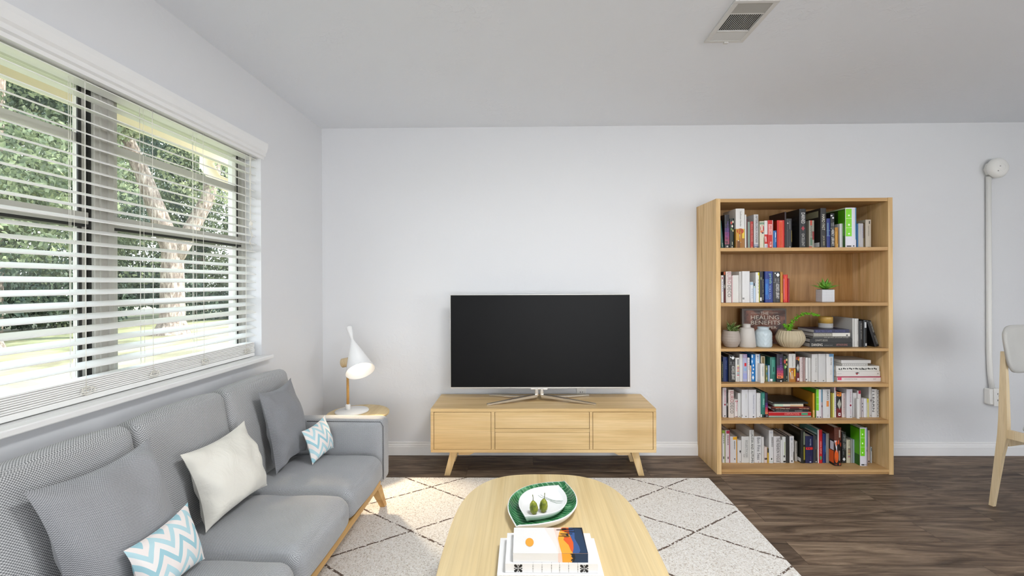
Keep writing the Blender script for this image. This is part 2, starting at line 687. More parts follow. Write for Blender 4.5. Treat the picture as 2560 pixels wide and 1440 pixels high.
# ------------------------------------------------------------------ blind
M_SLAT = mat('F6F6F4', 0.4, name='white_blind_slat')
m, t, b = newmat('white_slat')
b.inputs['Base Color'].default_value = hexc('F6F6F3')
b.inputs['Roughness'].default_value = 0.4
b.inputs['Subsurface Weight'].default_value = 0.0
M_SLAT = m
M_CORD = mat('E9E6DC', 0.8, name='white_cord')
blind = thing('window_blind', 'white wooden venetian blind with open slats and knotted cords hanging in the window', 'blind', (XL - 0.045, 1.24, WZ0))
BX = XL - 0.046
y0b, y1b = WY0 + 0.01, WY1 - 0.012

zs = []
z = 1.985
while z > 0.99:
    zs.append(z)
    z -= 0.0432
hw = 0.025
for k, z in enumerate(zs):
    ang = R({0: -4, 1: 3, 2: 11}.get(k, 19 + random.Random(k).uniform(-.8, .8)))
    mb = MB()
    n = 6
    vs, fs = [], []
    sag = random.Random(k).uniform(-.0012, .0012)
    for yy, ends in ((y0b, 0), (y1b, 1)):
        for s_ in (1, -1):
            for i in range(n + 1):
                u = -1 + 2 * i / n
                cx = u * hw
                cz = 0.0025 * (1 - u * u) + s_ * 0.0014 + (sag if ends else -sag)
                vs.append((BX + cx * math.cos(ang) + cz * math.sin(ang), yy, z - cx * math.sin(ang) + cz * math.cos(ang)))
    q = n + 1
    for i in range(n):
        fs.append((i, i + 1, 2 * q + i + 1, 2 * q + i))
        fs.append((q + i, q + i + 1, 3 * q + i + 1, 3 * q + i))
    fs += [(0, q, 3 * q, 2 * q), (n, q + n, 3 * q + n, 2 * q + n)]
    fs += [[i for i in range(q)] + [q + i for i in range(q)][::-1], [2 * q + i for i in range(q)] + [3 * q + i for i in range(q)][::-1]]
    mb.add(vs, fs)
    mb.build('slat', M_SLAT, blind)
z = WZ0 + 0.024
for k in range(8):
    dx = random.Random(k + 5).uniform(-.003, .003)
    MB().box((BX - .025 + dx, y0b, z + .0005), (BX + .025 + dx, y1b - .02 + dx, z + 0.0062), bev=.001).build('slat', M_SLAT, blind)
    z += 0.0072
MB().box((BX - .026, y0b, WZ0 + 0.003), (BX + .027, y1b - .02, WZ0 + 0.0225), bev=.004).build('bottom_rail', M_SLAT, blind)
# crown-shaped valance
vp = [(XL - .03, 1.995), (XL + 0.004, 1.995), (XL + 0.006, 2.008), (XL + 0.016, 2.014), (XL + 0.016, 2.030), (XL + .024, 2.040), (XL + .030, 2.066), (XL + .030, 2.086), (XL + .0006, 2.086), (XL + .0006, 2.03), (XL - .03, 2.028)]
n = len(vp)
mb = MB()
vs = [(x, yy, z_) for yy in (y0b - .04, WY1 + .022) for x, z_ in vp]
mb.add(vs, [list(range(n))[::-1], list(range(n, 2 * n))] + [(i, (i + 1) % n, n + (i + 1) % n, n + i) for i in range(n)])
# keep the part inside the opening clear of the jambs
for p in mb.v:
    if p.x < XL:
        p.y = max(y0b, min(y1b, p.y))
mb.build('valance', M_TRIM, blind)
MB().box((BX - .027, y0b, 1.998), (BX + .014, y1b, 2.027)).build('head_rail', M_TRIM, blind)
for yy in (0.18, 0.58, 0.93, 1.22, 1.512, 1.79, 2.077, 2.395):
    mb = MB()
    rr = random.Random(int(yy * 100))
    for dx in (-.026, .0265):
        pts = [(BX + dx, yy + rr.uniform(-.0012, .0012), 2.0 - (2.0 - WZ0 - .03) * i / 12) for i in range(13)]
        mb.tube(pts, 0.0011, 5)
    if int(yy * 1000) in (1512, 1790, 2077):
        for dy in (-.035, -.018):
            mb.tube([(BX + .004, yy + dy, 2.0), (BX + .004, yy + dy + .003, WZ0 + .09)], 0.0008, 5)
    mb.build('ladder_cord', M_CORD, blind)
    # slack knot at the bottom
    if yy > 0.8:
        mb = MB()
        cx, cy, cz = BX + .032, yy, WZ0 + .045
        for q in range(3):
            pts = []
            for i in range(14):
                a = i / 13 * 2 * PI * 1.1 + q * 2
                pts.append((cx + .003 * math.sin(a * 2 + q), cy + (.018 + q * .004) * math.cos(a) * rr.uniform(.8, 1.2), cz + .010 * math.sin(a) * rr.uniform(.8, 1.3) - .004 * q))
            mb.tube(pts, 0.0010, 5)
        mb.build('cord_knot', M_CORD, blind)
mb = MB()
rr = random.Random(3)
for q in range(4):
    pts = [(XL - .016 + .002 * q, 2.425 + .004 * q, 2.0)]
    for i in range(1, 9):
        pts.append((XL - .014 + rr.uniform(-.001, .001), 2.425 + rr.uniform(-.003, .003) + .002 * q, 2.0 - i * .045))
    for i in range(10):
        pts.append((XL - .012 + .004 * math.sin(i + q), 2.43 + (.010 + .003 * q) * math.cos(i * 1.1 + q), 1.60 - i * .009 * (1 + .2 * q)))
    mb.tube(pts, 0.0010, 5)
mb.lathe([(0, 0), (.006, .004), (.009, .012), (.007, .022), (0, .026)], 10, M=Matrix.Translation((XL - .012, 2.43, 1.60)))
mb.build('pull_cord', M_CORD, blind)

# ------------------------------------------------------------------ ceiling vent
M_VENT = mat('DCDBD8', 0.45, name='vent_enamel')
M_DARK = mat('050505', 0.9, name='duct_shade_black')
VX0, VX1, VY0, VY1 = 0.872, 1.058, 1.816, 2.134
vent = thing('ceiling_vent', 'white metal air register with three louvre fields in the ceiling', 'air vent', ((VX0 + VX1) / 2, (VY0 + VY1) / 2, H - 0.012))
mb = MB()
zt = H - 0.0005
fx, fy = 0.021, 0.018
for a, b_ in (((VX0, VY0), (VX1, VY0 + fy)), ((VX0, VY1 - fy), (VX1, VY1)), ((VX0, VY0 + fy), (VX0 + fx, VY1 - fy)), ((VX1 - fx, VY0 + fy), (VX1, VY1 - fy))):
    mb.box((a[0], a[1], H - 0.009), (b_[0], b_[1], zt), bev=.002)
sec1, sec2 = 1.905, 2.040
for yy in (sec1, sec2):
    mb.box((VX0 + fx, yy - .004, H - 0.008), (VX1 - fx, yy + .004, H - .002))
mb.build('frame', M_VENT, vent)
MB().box((VX0 + fx, VY0 + fy, H - 0.0012), (VX1 - fx, VY1 - fy, H - 0.0005)).build('duct_dark_sheet', M_DARK, vent)  # black sheet standing in for the dark inside the duct
mb = MB()
for k in range(10):
    yy = VY0 + fy + .004 + k * (sec1 - .006 - VY0 - fy) / 10
    mb.add([(VX0 + fx, yy, H - .0035), (VX1 - fx, yy, H - .0035), (VX1 - fx, yy + .0046, H - .008), (VX0 + fx, yy + .0046, H - .008)], [(0, 1, 2, 3)])
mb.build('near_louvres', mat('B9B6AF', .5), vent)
mb = MB()
for k in range(10):
    yy = sec2 + .006 + k * (VY1 - fy - sec2 - .006) / 10
    mb.add([(VX0 + fx, yy + .0005, H - .002), (VX1 - fx, yy + .0005, H - .002), (VX1 - fx, yy + .0085, H - .008), (VX0 + fx, yy + .0085, H - .008)], [(0, 1, 2, 3)])
mb.build('far_louvres', M_VENT, vent)
mb = MB()
for k in range(17):
    xx = VX0 + fx + (k + .5) * (VX1 - VX0 - 2 * fx) / 17
    mb.box((xx - .0011, sec1 + .004, H - .0042), (xx + .0011, sec2 - .004, H - .0026))
mb.build('centre_louvres', M_VENT, vent)
mb = MB()
mb.box((.965, VY1 - .012, H - .014), (.985, VY1 + .004, H - .009), bev=.001)
mb.build('lever', M_VENT, vent)

# ------------------------------------------------------------------ detector, conduit and outlets on the back wall
M_PLAS = mat('EFEEEA', 0.35, name='white_plastic')
M_HOLE = mat('2B2B2B', 0.8, name='dark_slot')
dc = atY(2477, 424, YB)
det = thing('smoke_detector', 'round white smoke detector on a wall box above the conduit', 'smoke detector', (dc.x, YB, dc.z))
wallM = Matrix.Translation((dc.x, YB, dc.z)) @ Matrix.Rotation(PI / 2, 4, 'X')
MB().lathe([(0.0, .0), (.055, .0), (.058, .006), (.058, .03), (.05, .034)], 8, M=wallM, smooth=False).build('mounting_box', M_PLAS, det)
MB().lathe([(0.0, .034), (.068, .034), (.072, .038), (.072, .052), (.066, .060), (.062, .066), (.048, .074), (.020, .078), (0, .0785)], 40, M=wallM).build('cover', M_PLAS, det)
mb = MB()
mb.lathe([(.022, .0765), (.024, .0795), (.026, .0765)], 24, M=wallM, caps=False)
mb.build('test_button', M_PLAS, det)
MB().box((-.03, -.03, .070), (-.022, -.024, .0765), M=wallM).build('slot', mat('8A8A86', .6), det)
MB().box((-.018, .004, .0765), (-.010, .008, .0795), M=wallM).build('indicator', mat('6A6A66', .6), det)
ct, cb = atY(2465, 452, YB), atY(2465, 968, YB)
mb = MB()
mb.tube([(ct.x, YB - .017, dc.z - .056), (ct.x, YB - .017, cb.z + .25), (ct.x + .004, YB - .019, cb.z + .1), (ct.x + .012, YB - .024, cb.z - .004)], .0155, 14)
tag(mb.build('conduit_pipe', M_PLAS), 'straight white conduit running down from the smoke detector to the outlet', 'conduit')
oc = atY(2473, 988, YB)
out = thing('surface_outlet', 'white surface-mounted double outlet at the foot of the conduit', 'outlet', (oc.x, YB, oc.z - .06))
MB().box((oc.x - .042, YB - .046, oc.z - .060), (oc.x + .028, YB, oc.z + .056), bev=.008).build('box', M_PLAS, out)
fp = MB().box((oc.x - .020, YB - .054, oc.z - .066), (oc.x + .050, YB - .0465, oc.z + .062), bev=.003).build('face_plate', M_PLAS, out)
for dz in (.022, -.024):
    mb = MB()
    for dx in (-.008, .008):
        mb.box((oc.x + .013 + dx - .0018, YB - .0548, oc.z + dz - .006), (oc.x + .013 + dx + .0018, YB - .0538, oc.z + dz + .007))
    mb.box((oc.x + .010, YB - .0548, oc.z + dz - .016), (oc.x + .016, YB - .0538, oc.z + dz - .011))
    mb.build('socket', M_HOLE, fp)
o2 = atY(1453, 980, YB)
out = thing('wall_outlet', 'flat white wall outlet half hidden behind the television feet', 'outlet', (o2.x, YB, o2.z - .06))
fp = MB().box((o2.x - .035, YB - .006, o2.z - .058), (o2.x + .035, YB, o2.z + .058), bev=.003).build('face_plate', M_PLAS, out)
for dz in (.0, -.034):
    mb = MB()
    for dx in (-.008, .008):
        mb.box((o2.x + dx - .0018, YB - .0066, o2.z + dz - .005), (o2.x + dx + .0018, YB - .0058, o2.z + dz + .006))
    mb.build('socket', M_HOLE, fp)

# ------------------------------------------------------------------ outside the window
m, t, b = newmat('sunny_lawn')
v = coords(t, 'Object')
g1 = noise_tex(t, v, 0.9, 5, 0.6)
g2 = noise_tex(t, v, 30, 3, 0.7)
col = ramp(t, g1, [(0.36, '756E52'), (0.47, '8F9068'), (0.62, 'A3A67C')])
col = mixc(t, 0.5, col, ramp(t, g2, [(0.3, (0.5, 0.5, 0.5, 1)), (0.7, (1, 1, 1, 1))]), 'MULTIPLY')
link(t, col, b.inputs['Base Color'])
b.inputs['Roughness'].default_value = 0.9
struct(MB().box((-60, -30, -0.45), (XO - .02, 60, -0.15)).build('ground', m))
struct(MB().box((XO - 0.02, YR - 1, H + .16), (XR + .8, YB + .8, H + .3)).build('roof_sun_block', mat('8A8378', .9)))  # unseen slab over the room, added to keep the sun out
M_EAVE = mat('DDD2B6', 0.7, name='tan_eave_paint')
mb = MB()
mb.box((-2.28, -2.5, 2.36), (XO, 3.6, 2.40)).box((-2.31, -2.5, 2.19), (-2.28, 3.6, 2.42)).box((-1.80, -2.5, 2.30), (XO, 3.6, 2.36))
mb.box((-2.4, -2.5, 2.42), (XO, 3.6, 2.62))
struct(mb.build('trim_eave', M_EAVE))
mb = MB()
mb.tube([(-2.36, 3.25, 2.30), (-2.36, 3.25, 2.16), (-2.30, 3.26, 2.06), (-2.15, 3.28, 1.98), (-1.95, 3.3, 1.92), (-1.80, 3.31, 1.86), (-1.755, 3.31, 1.76), (-1.755, 3.31, 1.2), (-1.755, 3.31, -.15)], [.045, .05, .045, .05, .045, .05, .045, .045, .045], 10)
tag(mb.build('rain_downspout', M_EAVE), 'tan rain downspout curving under the eave outside the window', 'downspout')

M_LEAF = []
for k, (a, b1, c) in enumerate((('2C3829', '566348', '9AA37C'), ('28372F', '46574A', '7C8A70'), ('3A4632', '6C7756', 'B0B48C'))):
    m, t, b = newmat('leaf_green')
    v = coords(t, 'Object')
    n1 = noise_tex(t, v, 2.2, 3, 0.7)
    link(t, ramp(t, n1, [(0.3, a), (0.5, b1), (0.68, c)]), b.inputs['Base Color'])
    b.inputs['Roughness'].default_value = 0.6
    b.inputs['Subsurface Weight'].default_value = 0.0
    tl = t.nodes.new('ShaderNodeBsdfTranslucent')
    link(t, ramp(t, n1, [(0.3, b1), (0.7, c)]), tl.inputs['Color'])
    ms = t.nodes.new('ShaderNodeMixShader')
    ms.inputs[0].default_value = 0.35
    link(t, b.outputs[0], ms.inputs[1])
    link(t, tl.outputs[0], ms.inputs[2])
    link(t, ms.outputs[0], t.nodes['Material Output'].inputs['Surface'])
    M_LEAF.append(m)
m, t, b = newmat('pale_brown_bark')
v = coords(t, 'Object', (6, 6, 1.6))
n1 = noise_tex(t, v, 2.5, 5, 0.65, .6)
link(t, ramp(t, n1, [(0.3, '4E423A'), (0.5, '8A7C70'), (0.7, 'C9BCAE')]), b.inputs['Base Color'])
b.inputs['Roughness'].default_value = 0.9
bump(t, b, n1, .6, .03)
M_BARK = m


def crown_mesh(seed, blobs, nleaf, size):
    rnd = random.Random(seed)
    vs, fs = [], []
    for _ in range(nleaf):
        bx, by, bz, br = rnd.choice(blobs)
        while True:
            d = Vector((rnd.uniform(-1, 1), rnd.uniform(-1, 1), rnd.uniform(-1, 1)))
            if 0.05 < d.length < 1:
                break
        d = d.normalized() * (d.length ** 0.45)
        p = Vector((bx, by, bz)) + d * br
        e = Euler((rnd.uniform(0, 6.3), rnd.uniform(0, 6.3), rnd.uniform(0, 6.3))).to_matrix()
        s_ = size * rnd.uniform(.6, 1.3)
        o = len(vs)
        vs += [p + e @ Vector(q) * s_ for q in ((-.5, 0, 0), (0, -.28, .06), (.5, 0, 0), (0, .28, .06))]
        fs.append((o, o + 1, o + 2, o + 3))
    me = bpy.data.meshes.new('crown')
    me.from_pydata(vs, [], fs)
    return me


def blobset(seed, n, sx_, sz_, r0, r1, z0):
    rnd = random.Random(seed)
    return [(rnd.uniform(-sx_, sx_), rnd.uniform(-sx_, sx_), z0 + rnd.uniform(0, sz_), rnd.uniform(r0, r1)) for _ in range(n)]


CROWNS = []
for k in range(3):
    me = crown_mesh(10 + k, blobset(20 + k, 34, 2.3, 6.5, .45, 1.1, 0.7 if k < 2 else 2.6), 26000, .13 if k < 2 else .115)
    me.materials.append(M_LEAF[k])
    CROWNS.append(me)


def trunk_into(mb, pts, rad):
    P_ = []
    RR = []
    for i in range(len(pts) - 1):
        for q in range(4):
            f = q / 4
            P_.append(Vector(pts[i]).lerp(Vector(pts[i + 1]), f))
            RR.append(rad[i] * (1 - f) + rad[i + 1] * f)
    P_.append(Vector(pts[-1]))
    RR.append(rad[-1])
    mb.tube(P_, RR, 14)


def tree(x, y, k, sc, rz, label, trunk, rad, group='trees beyond the lawn', crown=True, dz=0.0):
    T = thing('tree', label, 'tree', (x, y, -.15), group)
    mb = MB()
    for pts, rr_ in zip(trunk, rad):
        trunk_into(mb, [Vector(p) + T.location for p in pts], rr_)
    mb.build('trunk', M_BARK, T)
    if crown:
        o = bpy.data.objects.new('crown', CROWNS[k])
        C.objects.link(o)
        o.parent = T
        o.location = (0, 0, dz)
        o.scale = (sc, sc, sc)
        o.rotation_euler = (0, 0, rz)
    return T


# the forked tree in the middle of the view
tree(-10.2, 12.6, 2, 1.15, .4, 'big fork-trunked tree with sunlit pale bark on the lawn outside the window', [[(0, 0, -.1), (.02, 0, .4), (.03, 0, 2.4), (-.55, -.35, 4.6), (-1.2, -.9, 7.0)], [(.05, 0, 2.1), (.75, .45, 4.0), (1.25, .8, 7.2)]], [[.50, .31, .26, .19, .12], [.22, .18, .12]], group=None, dz=1.4)
tree(-11.6, 9.0, 0, .95, 1.9, 'tree with a thick sunlit trunk foot at the far left of the window view', [[(0, 0, -.1), (.02, 0, .5), (.1, .1, 3), (.2, .3, 6)]], [[.62, .40, .33, .2]], group=None, dz=1.8)
spots = [(-15.5, 12.5, 1, 1.15, 'dark green tree behind the thick trunk foot at the left of the view'),
         (-16.5, 16.5, 0, 1.2, 'leafy green tree seen just left of the fork-trunked tree'),
         (-15.0, 20.0, 1, 1.2, 'bluish green tree seen between the two forks of the pale trunk'),
         (-12.6, 19.0, 0, 1.0, 'bright leafy tree seen right of the fork-trunked tree'),
         (-21.0, 22.0, 1, 1.5, 'tall dark tree farthest back behind the lawn')]
for i, (x, y, k, sc, lb) in enumerate(spots):
    tree(x, y, k, sc, i * 1.3, lb, [[(0, 0, -.1), (0, .1, 1.5), (.2, .1, 5)]], [[.3, .24, .1]])
for i, (x, y, k, sc, lb) in enumerate([(-13.5, 4.5, 0, 1.1, 'leafy tree off to the near side of the lawn'), (-18.5, 8.0, 1, 1.3, 'dark tree behind the near side of the lawn')]):
    tree(x, y, k, sc, i * 2.1, lb, [[(0, 0, -.1), (0, .1, 1.5), (.2, .1, 5)]], [[.3, .24, .1]])
# low hedge closing the lawn
hm = crown_mesh(77, [(random.Random(i).uniform(-.4, .4), -8 + i * .62, .35 + random.Random(i + 90).uniform(0, 1.0), .72) for i in range(28)], 16000, .16)
hm.materials.append(M_LEAF[1])
o = bpy.data.objects.new('hedge', hm)
C.objects.link(o)
o.location = (-14.5, 15.5, -.15)
o.rotation_euler = (0, 0, R(-40))
tag(o, 'low dark hedge along the far edge of the sunny lawn', 'hedge', kind='stuff')

# ------------------------------------------------------------------ furniture materials
W_STAND_X = wood('pale_oak_across', 'EACD9E', 'DFBF8A', 'CDA972', 'x', fine=.8)
W_STAND_Z = wood('pale_oak_upright', 'EACD9E', 'DFBF8A', 'CDA972', 'z')
W_TABLE = wood('pale_ash_tabletop', 'EBD7AC', 'E2CA99', 'D6B983', 'y', rough=.4, strips=.058, fine=.7)
W_ASH = wood('pale_ash', 'EAD9B8', 'E0CBA6', 'D2B98F', 'z')
W_RAIL = wood('golden_ash_rail', 'D9B273', 'CB9F5E', 'B5884A', 'y')
M_CHROME = mat('E4E1DC', 0.25, 1.0, name='polished_steel')
M_SOFA = weave('grey_sofa_weave', '5A5B5D', 'A6A7A8', 'E0E0E0', .0075, .6)
M_SOFAS = weave('fine_grey_sofa_weave', '707275', 'A6A8AB', 'D2D3D5', .0055, .6)
M_PIL = weave('grey_pillow_weave', '66676A', '97989B', 'C6C6C8', .0055, .4)
M_PILD = weave('dark_grey_pillow_weave', '606165', '88898D', 'ACADB0', .0042, .3)

# ------------------------------------------------------------------ rug
m, t, b = newmat('cream_wool_rug')
v = coords(t, 'Object')
n1 = noise_tex(t, v, 150, 2, 0.6, .8)
n2 = noise_tex(t, v, 55, 2, 0.5)
nw = noise_tex(t, v, 22, 2, 0.6)
sxyz = t.nodes.new('ShaderNodeSeparateXYZ')
link(t, v, sxyz.inputs[0])
wob = math_node(t, 'MULTIPLY', math_node(t, 'SUBTRACT', nw, 0.5), 0.03)
px_ = math_node(t, 'DIVIDE', sxyz.outputs['X'], 0.72)
py_ = math_node(t, 'DIVIDE', sxyz.outputs['Y'], 0.484)
lines = None
for sg in (1, -1):
    u = math_node(t, 'ADD', px_, math_node(t, 'MULTIPLY', py_, float(sg)))
    u = math_node(t, 'ADD', u, wob)
    fr_ = math_node(t, 'ABSOLUTE', math_node(t, 'SUBTRACT', math_node(t, 'FRACT', math_node(t, 'ADD', u, 100.5)), 0.5))
    ln = math_node(t, 'LESS_THAN', fr_, 0.0135)
    lines = ln if lines is None else math_node(t, 'MAXIMUM', lines, ln)
nd = noise_tex(t, v, 85, 1, 0.5)
lines = math_node(t, 'MULTIPLY', lines, math_node(t, 'GREATER_THAN', nd, 0.43))
base = ramp(t, n1, [(0.33, 'B9AC9F'), (0.43, 'EDE6DC'), (0.6, 'FBF8F3')])
col = mixc(t, lines, base, '5E4838')
link(t, col, b.inputs['Base Color'])
b.inputs['Roughness'].default_value = 1.0
b.inputs['Specular IOR Level'].default_value = 0.05
b.inputs['Sheen Weight'].default_value = 0.3
bump(t, b, math_node(t, 'ADD', n1, math_node(t, 'MULTIPLY', n2, .6)), 1.0, .006)
rug = MB().box((-1.02, 0.3, 0.0005), (1.185, 2.852, 0.016), bev=.004).build('rug', m, loc=(0.86, 2.716, 0))
tag(rug, 'cream wool rug with a dashed brown diamond lattice under the coffee table', 'rug')

# ------------------------------------------------------------------ television stand
p = atZ(1355, 985, .459)
SX0, SX1 = -.613, .853
SY0, SY1 = 2.862, 3.238
ZT, ZB = .459, .172
ts = thing('tv_stand', 'long pale oak television stand with two doors and two drawers on splayed legs', 'television stand', ((SX0 + SX1) / 2, (SY0 + SY1) / 2, 0))
MB().box((SX0, SY0, ZT - .022), (SX1, SY1, ZT), bev=.0025).build('top_board', W_STAND_X, ts)
MB().box((SX0, SY0, ZB), (SX1, SY1, ZB + .020), bev=.0025).build('bottom_board', W_STAND_X, ts)
for a, b_ in ((SX0, SX0 + .019), (SX1 - .019, SX1)):
    MB().box((a, SY0, ZB + .0202), (b_, SY1, ZT - .0222), bev=.001).build('side_board', W_STAND_X, ts)
MB().box((SX0 + .02, SY1 - .012, ZB + .0205), (SX1 - .02, SY1 - .002, ZT - .0225)).build('back_board', W_STAND_X, ts)
dxs = (atY(1228, 1080, SY0).x, atY(1237, 1080, SY0).x, atY(1474, 1080, SY0).x, atY(1482, 1080, SY0).x)
M_GAP = mat('5E4526', .8, name='shadow_gap_wood')
for a, b_ in ((dxs[0] + .001, dxs[1] - .001), (dxs[2] + .001, dxs[3] - .001)):
    MB().box((a, SY0 + .0015, ZB + .0205), (b_, SY1 - .014, ZT - .0225)).build('divider', W_STAND_X, ts)
zm = (ZB + ZT) / 2
for a, b_ in ((SX0 + .0215, dxs[0] - .0018), (dxs[3] + .0018, SX1 - .0215)):
    MB().box((a, SY0 + .001, ZB + .0215), (b_, SY0 + .019, ZT - .0245), bev=.0012).build('door', W_STAND_X, ts)
zd1 = atY(1355, 1072, SY0).z
zd0 = atY(1355, 1081, SY0).z
MB().box((dxs[1] + .0018, SY0 + .001, zd1 + .0018), (dxs[2] - .0018, SY0 + .019, ZT - .0235), bev=.0012).build('drawer', W_STAND_X, ts)
MB().box((dxs[1] + .0018, SY0 + .001, ZB + .0215), (dxs[2] - .0018, SY0 + .019, zd0 - .0018), bev=.0012).build('drawer', W_STAND_X, ts)
MB().box((dxs[1] + .0008, SY0 + .0015, zd0 + .0003), (dxs[2] - .0008, SY1 - .016, zd1 - .0003)).build('drawer_rail', W_STAND_X, ts)
for yl in (2.93, 3.16):
    for (t0, t1, f0, f1) in ((-.492, -.442, -.535, -.497), (.698, .748, .751, .789)):
        w_ = .02
        MB().hexa([(f0, yl - w_ * .7, 0), (f1, yl - w_ * .7, 0), (f1, yl + w_ * .7, 0), (f0, yl + w_ * .7, 0)],
                  [(t0, yl - w_, ZB - .0005), (t1, yl - w_, ZB - .0005), (t1, yl + w_, ZB - .0005), (t0, yl + w_, ZB - .0005)]).build('leg', W_STAND_Z, ts)
    pts = [(-.441, ZB - .001), (.697, ZB - .001), (.697, ZB - .038), (.62, ZB - .038), (.59, ZB - .022), (-.335, ZB - .022), (-.365, ZB - .038), (-.441, ZB - .038)]
    mb = MB()
    mb.add([(x, yy, z) for yy in (yl - .010, yl + .010) for x, z in pts], [list(range(8)), list(range(8, 16))[::-1]] + [(i, (i + 1) % 8, 8 + (i + 1) % 8, 8 + i) for i in range(8)])
    mb.build('under_rail', W_STAND_X, ts)

# ------------------------------------------------------------------ television
TY = 3.06
a = atY(1125, 737, TY)
c = atY(1576.5, 971, TY)
TX0, TX1, TZ0, TZ1 = a.x, c.x, c.z, a.z
tv = thing('television', 'flat-screen television with black glass and thin silver rim on the oak stand', 'television', ((TX0 + TX1) / 2, TY, ZT))
m, t, b = newmat('black_screen_glass')
b.inputs['Base Color'].default_value = hexc('101011')
b.inputs['Roughness'].default_value = 0.38
b.inputs['Specular IOR Level'].default_value = 0.15
M_SCR = m
MB().box((TX0, TY, TZ0), (TX1, TY + .028, TZ1), bev=.003).build('casing', mat('D5D2CC', .35, .6, name='silver_casing'), tv)
MB().box((TX0 + .004, TY - .0012, TZ0 + .010), (TX1 - .004, TY + .002, TZ1 - .004)).build('screen', M_SCR, tv)
MB().box((TX0 + .25, TY + .0285, TZ0 + .03), (TX1 - .25, TY + .06, TZ0 + .4), bev=.01).build('rear_housing', mat('2C2C2D', .6), tv)
cx = atY(1348, 980, TY).x
mb = MB()
for sgn in (-1, 1):
    x0 = cx + sgn * .006
    mb.box((x0, TY - .01, ZT + .034), (x0 + sgn * .024, TY + .012, TZ0 + .002), bev=.004)
mb.box((cx - .06, TY + .001, TZ0 - .010), (cx + .06, TY + .02, TZ0 + .001), bev=.004)
mb.build('neck', M_CHROME, tv)
for (px_a, py_a, back) in ((1217, 1012, 0), (1490, 1011, 0), (1223, 988, 1), (1472, 988, 1)):
    e = atZ(px_a, py_a, ZT + .004)
    e.y = min(e.y, SY1 - .012)
    sg = -1 if e.x < cx else 1
    s0 = Vector((cx + sg * .018, TY + (.006 if back else -.004), ZT + .036))
    if back:
        s0 = Vector((cx + sg * .075, TY + .012, ZT + .022))
    d_ = (e - s0)
    nrm = Vector((-d_.y, d_.x, 0)).normalized()
    w0, w1, h0, h1 = (.015, .008, .018, .010) if not back else (.012, .006, .012, .008)
    qs, qe = s0, Vector((e.x, e.y, ZT + .0005))
    mb = MB()
    mb.hexa([qs - nrm * w0 - Vector((0, 0, h0 / 2)), qs + nrm * w0 - Vector((0, 0, h0 / 2)), qs + nrm * w0 + Vector((0, 0, h0 / 2)), qs - nrm * w0 + Vector((0, 0, h0 / 2))],
            [qe - nrm * w1, qe + nrm * w1, qe + nrm * w1 + Vector((0, 0, h1)), qe - nrm * w1 + Vector((0, 0, h1))])
    mb.build('foot', M_CHROME, tv)

# ------------------------------------------------------------------ sofa
FX, SEATZ = -.772, .362
sofa = thing('sofa', 'long grey woven sofa on a pale wood frame along the window wall', 'sofa', (-1.1, 1.7, 0.016))
seams = [.56, 1.04, 1.492, 1.948, 2.392]
bk0, bk1 = -1.455, -1.335
for i in range(4):
    y0, y1 = seams[i] + .002, seams[i + 1] - .002
    if i == 3:
        y1 = 2.392
    # back cushion, tilted
    mb = MB()
    T_ = Matrix.Translation((-1.245, 0, .34)) @ Matrix.Rotation(-R(11), 4, 'Y')
    y1b_ = y1 if i < 3 else 2.47
    softbox(mb, (-.118, y0, 0), (.0, y1b_, .472), .036, 26, (.0, .012, 0, 0, 0, .012), M=T_, wob=.0035, seed=i)
    mb.build('back_cushion', M_SOFA, sofa, boxuv=True)
    mb = MB()
    softbox(mb, (-1.31, y0, .200), (FX, y1, SEATZ - .014), .052, 30, (0, .016, 0, 0, 0, .024), wob=.005, seed=i + 9)
    mb.build('seat_cushion', M_SOFAS, sofa, boxuv=True)
for y0, y1, nm in ((2.398, 2.522, 'far'), (.42, .552, 'near')):
    mb = MB()
    softbox(mb, (-1.40, y0, .170), (FX - .004, y1, .525), .036, 26, (0, .003, .003, .003, 0, .005), wob=.002, seed=3)
    arm_ = mb.build('armrest', M_SOFAS, sofa, boxuv=True)
    mb = MB()
    mb.tube([(FX - .006, y0 + .012, .20), (FX - .006, y0 + .012, .49), (FX - .02, y0 + .012, .515), (-1.2, y0 + .012, .519)], .0022, 6)
    mb.build('seam', mat('6B6C6F', .9), arm_)
MB().box((-1.44, .555, .165), (-1.40, 2.395, .72), bev=.006).build('back_frame', M_SOFAS, sofa, boxuv=True)
MB().box((-1.38, .44, .163), (FX - .06, 2.39, .199), bev=.003).build('base_panel', W_RAIL, sofa)
MB().box((FX - .055, .44, .166), (FX - .018, 2.40, .199), bev=.003).build('front_rail', W_RAIL, sofa)
for yl, sy in ((2.40, 1), (.60, -1)):
    for xl, sx_ in ((-.815, 1), (-1.36, -1)):
        yb = yl + sy * .085
        xb = xl + sx_ * .012
        MB().hexa([(xb - .014, yb - .015, .0165), (xb + .014, yb - .015, .0165), (xb + .014, yb + .015, .0165), (xb - .014, yb + .015, .0165)],
                  [(xl - .022, yl - .035, .1625), (xl + .022, yl - .035, .1625), (xl + .022, yl + .025, .1625), (xl - .022, yl + .025, .1625)]).build('leg', W_RAIL, sofa)


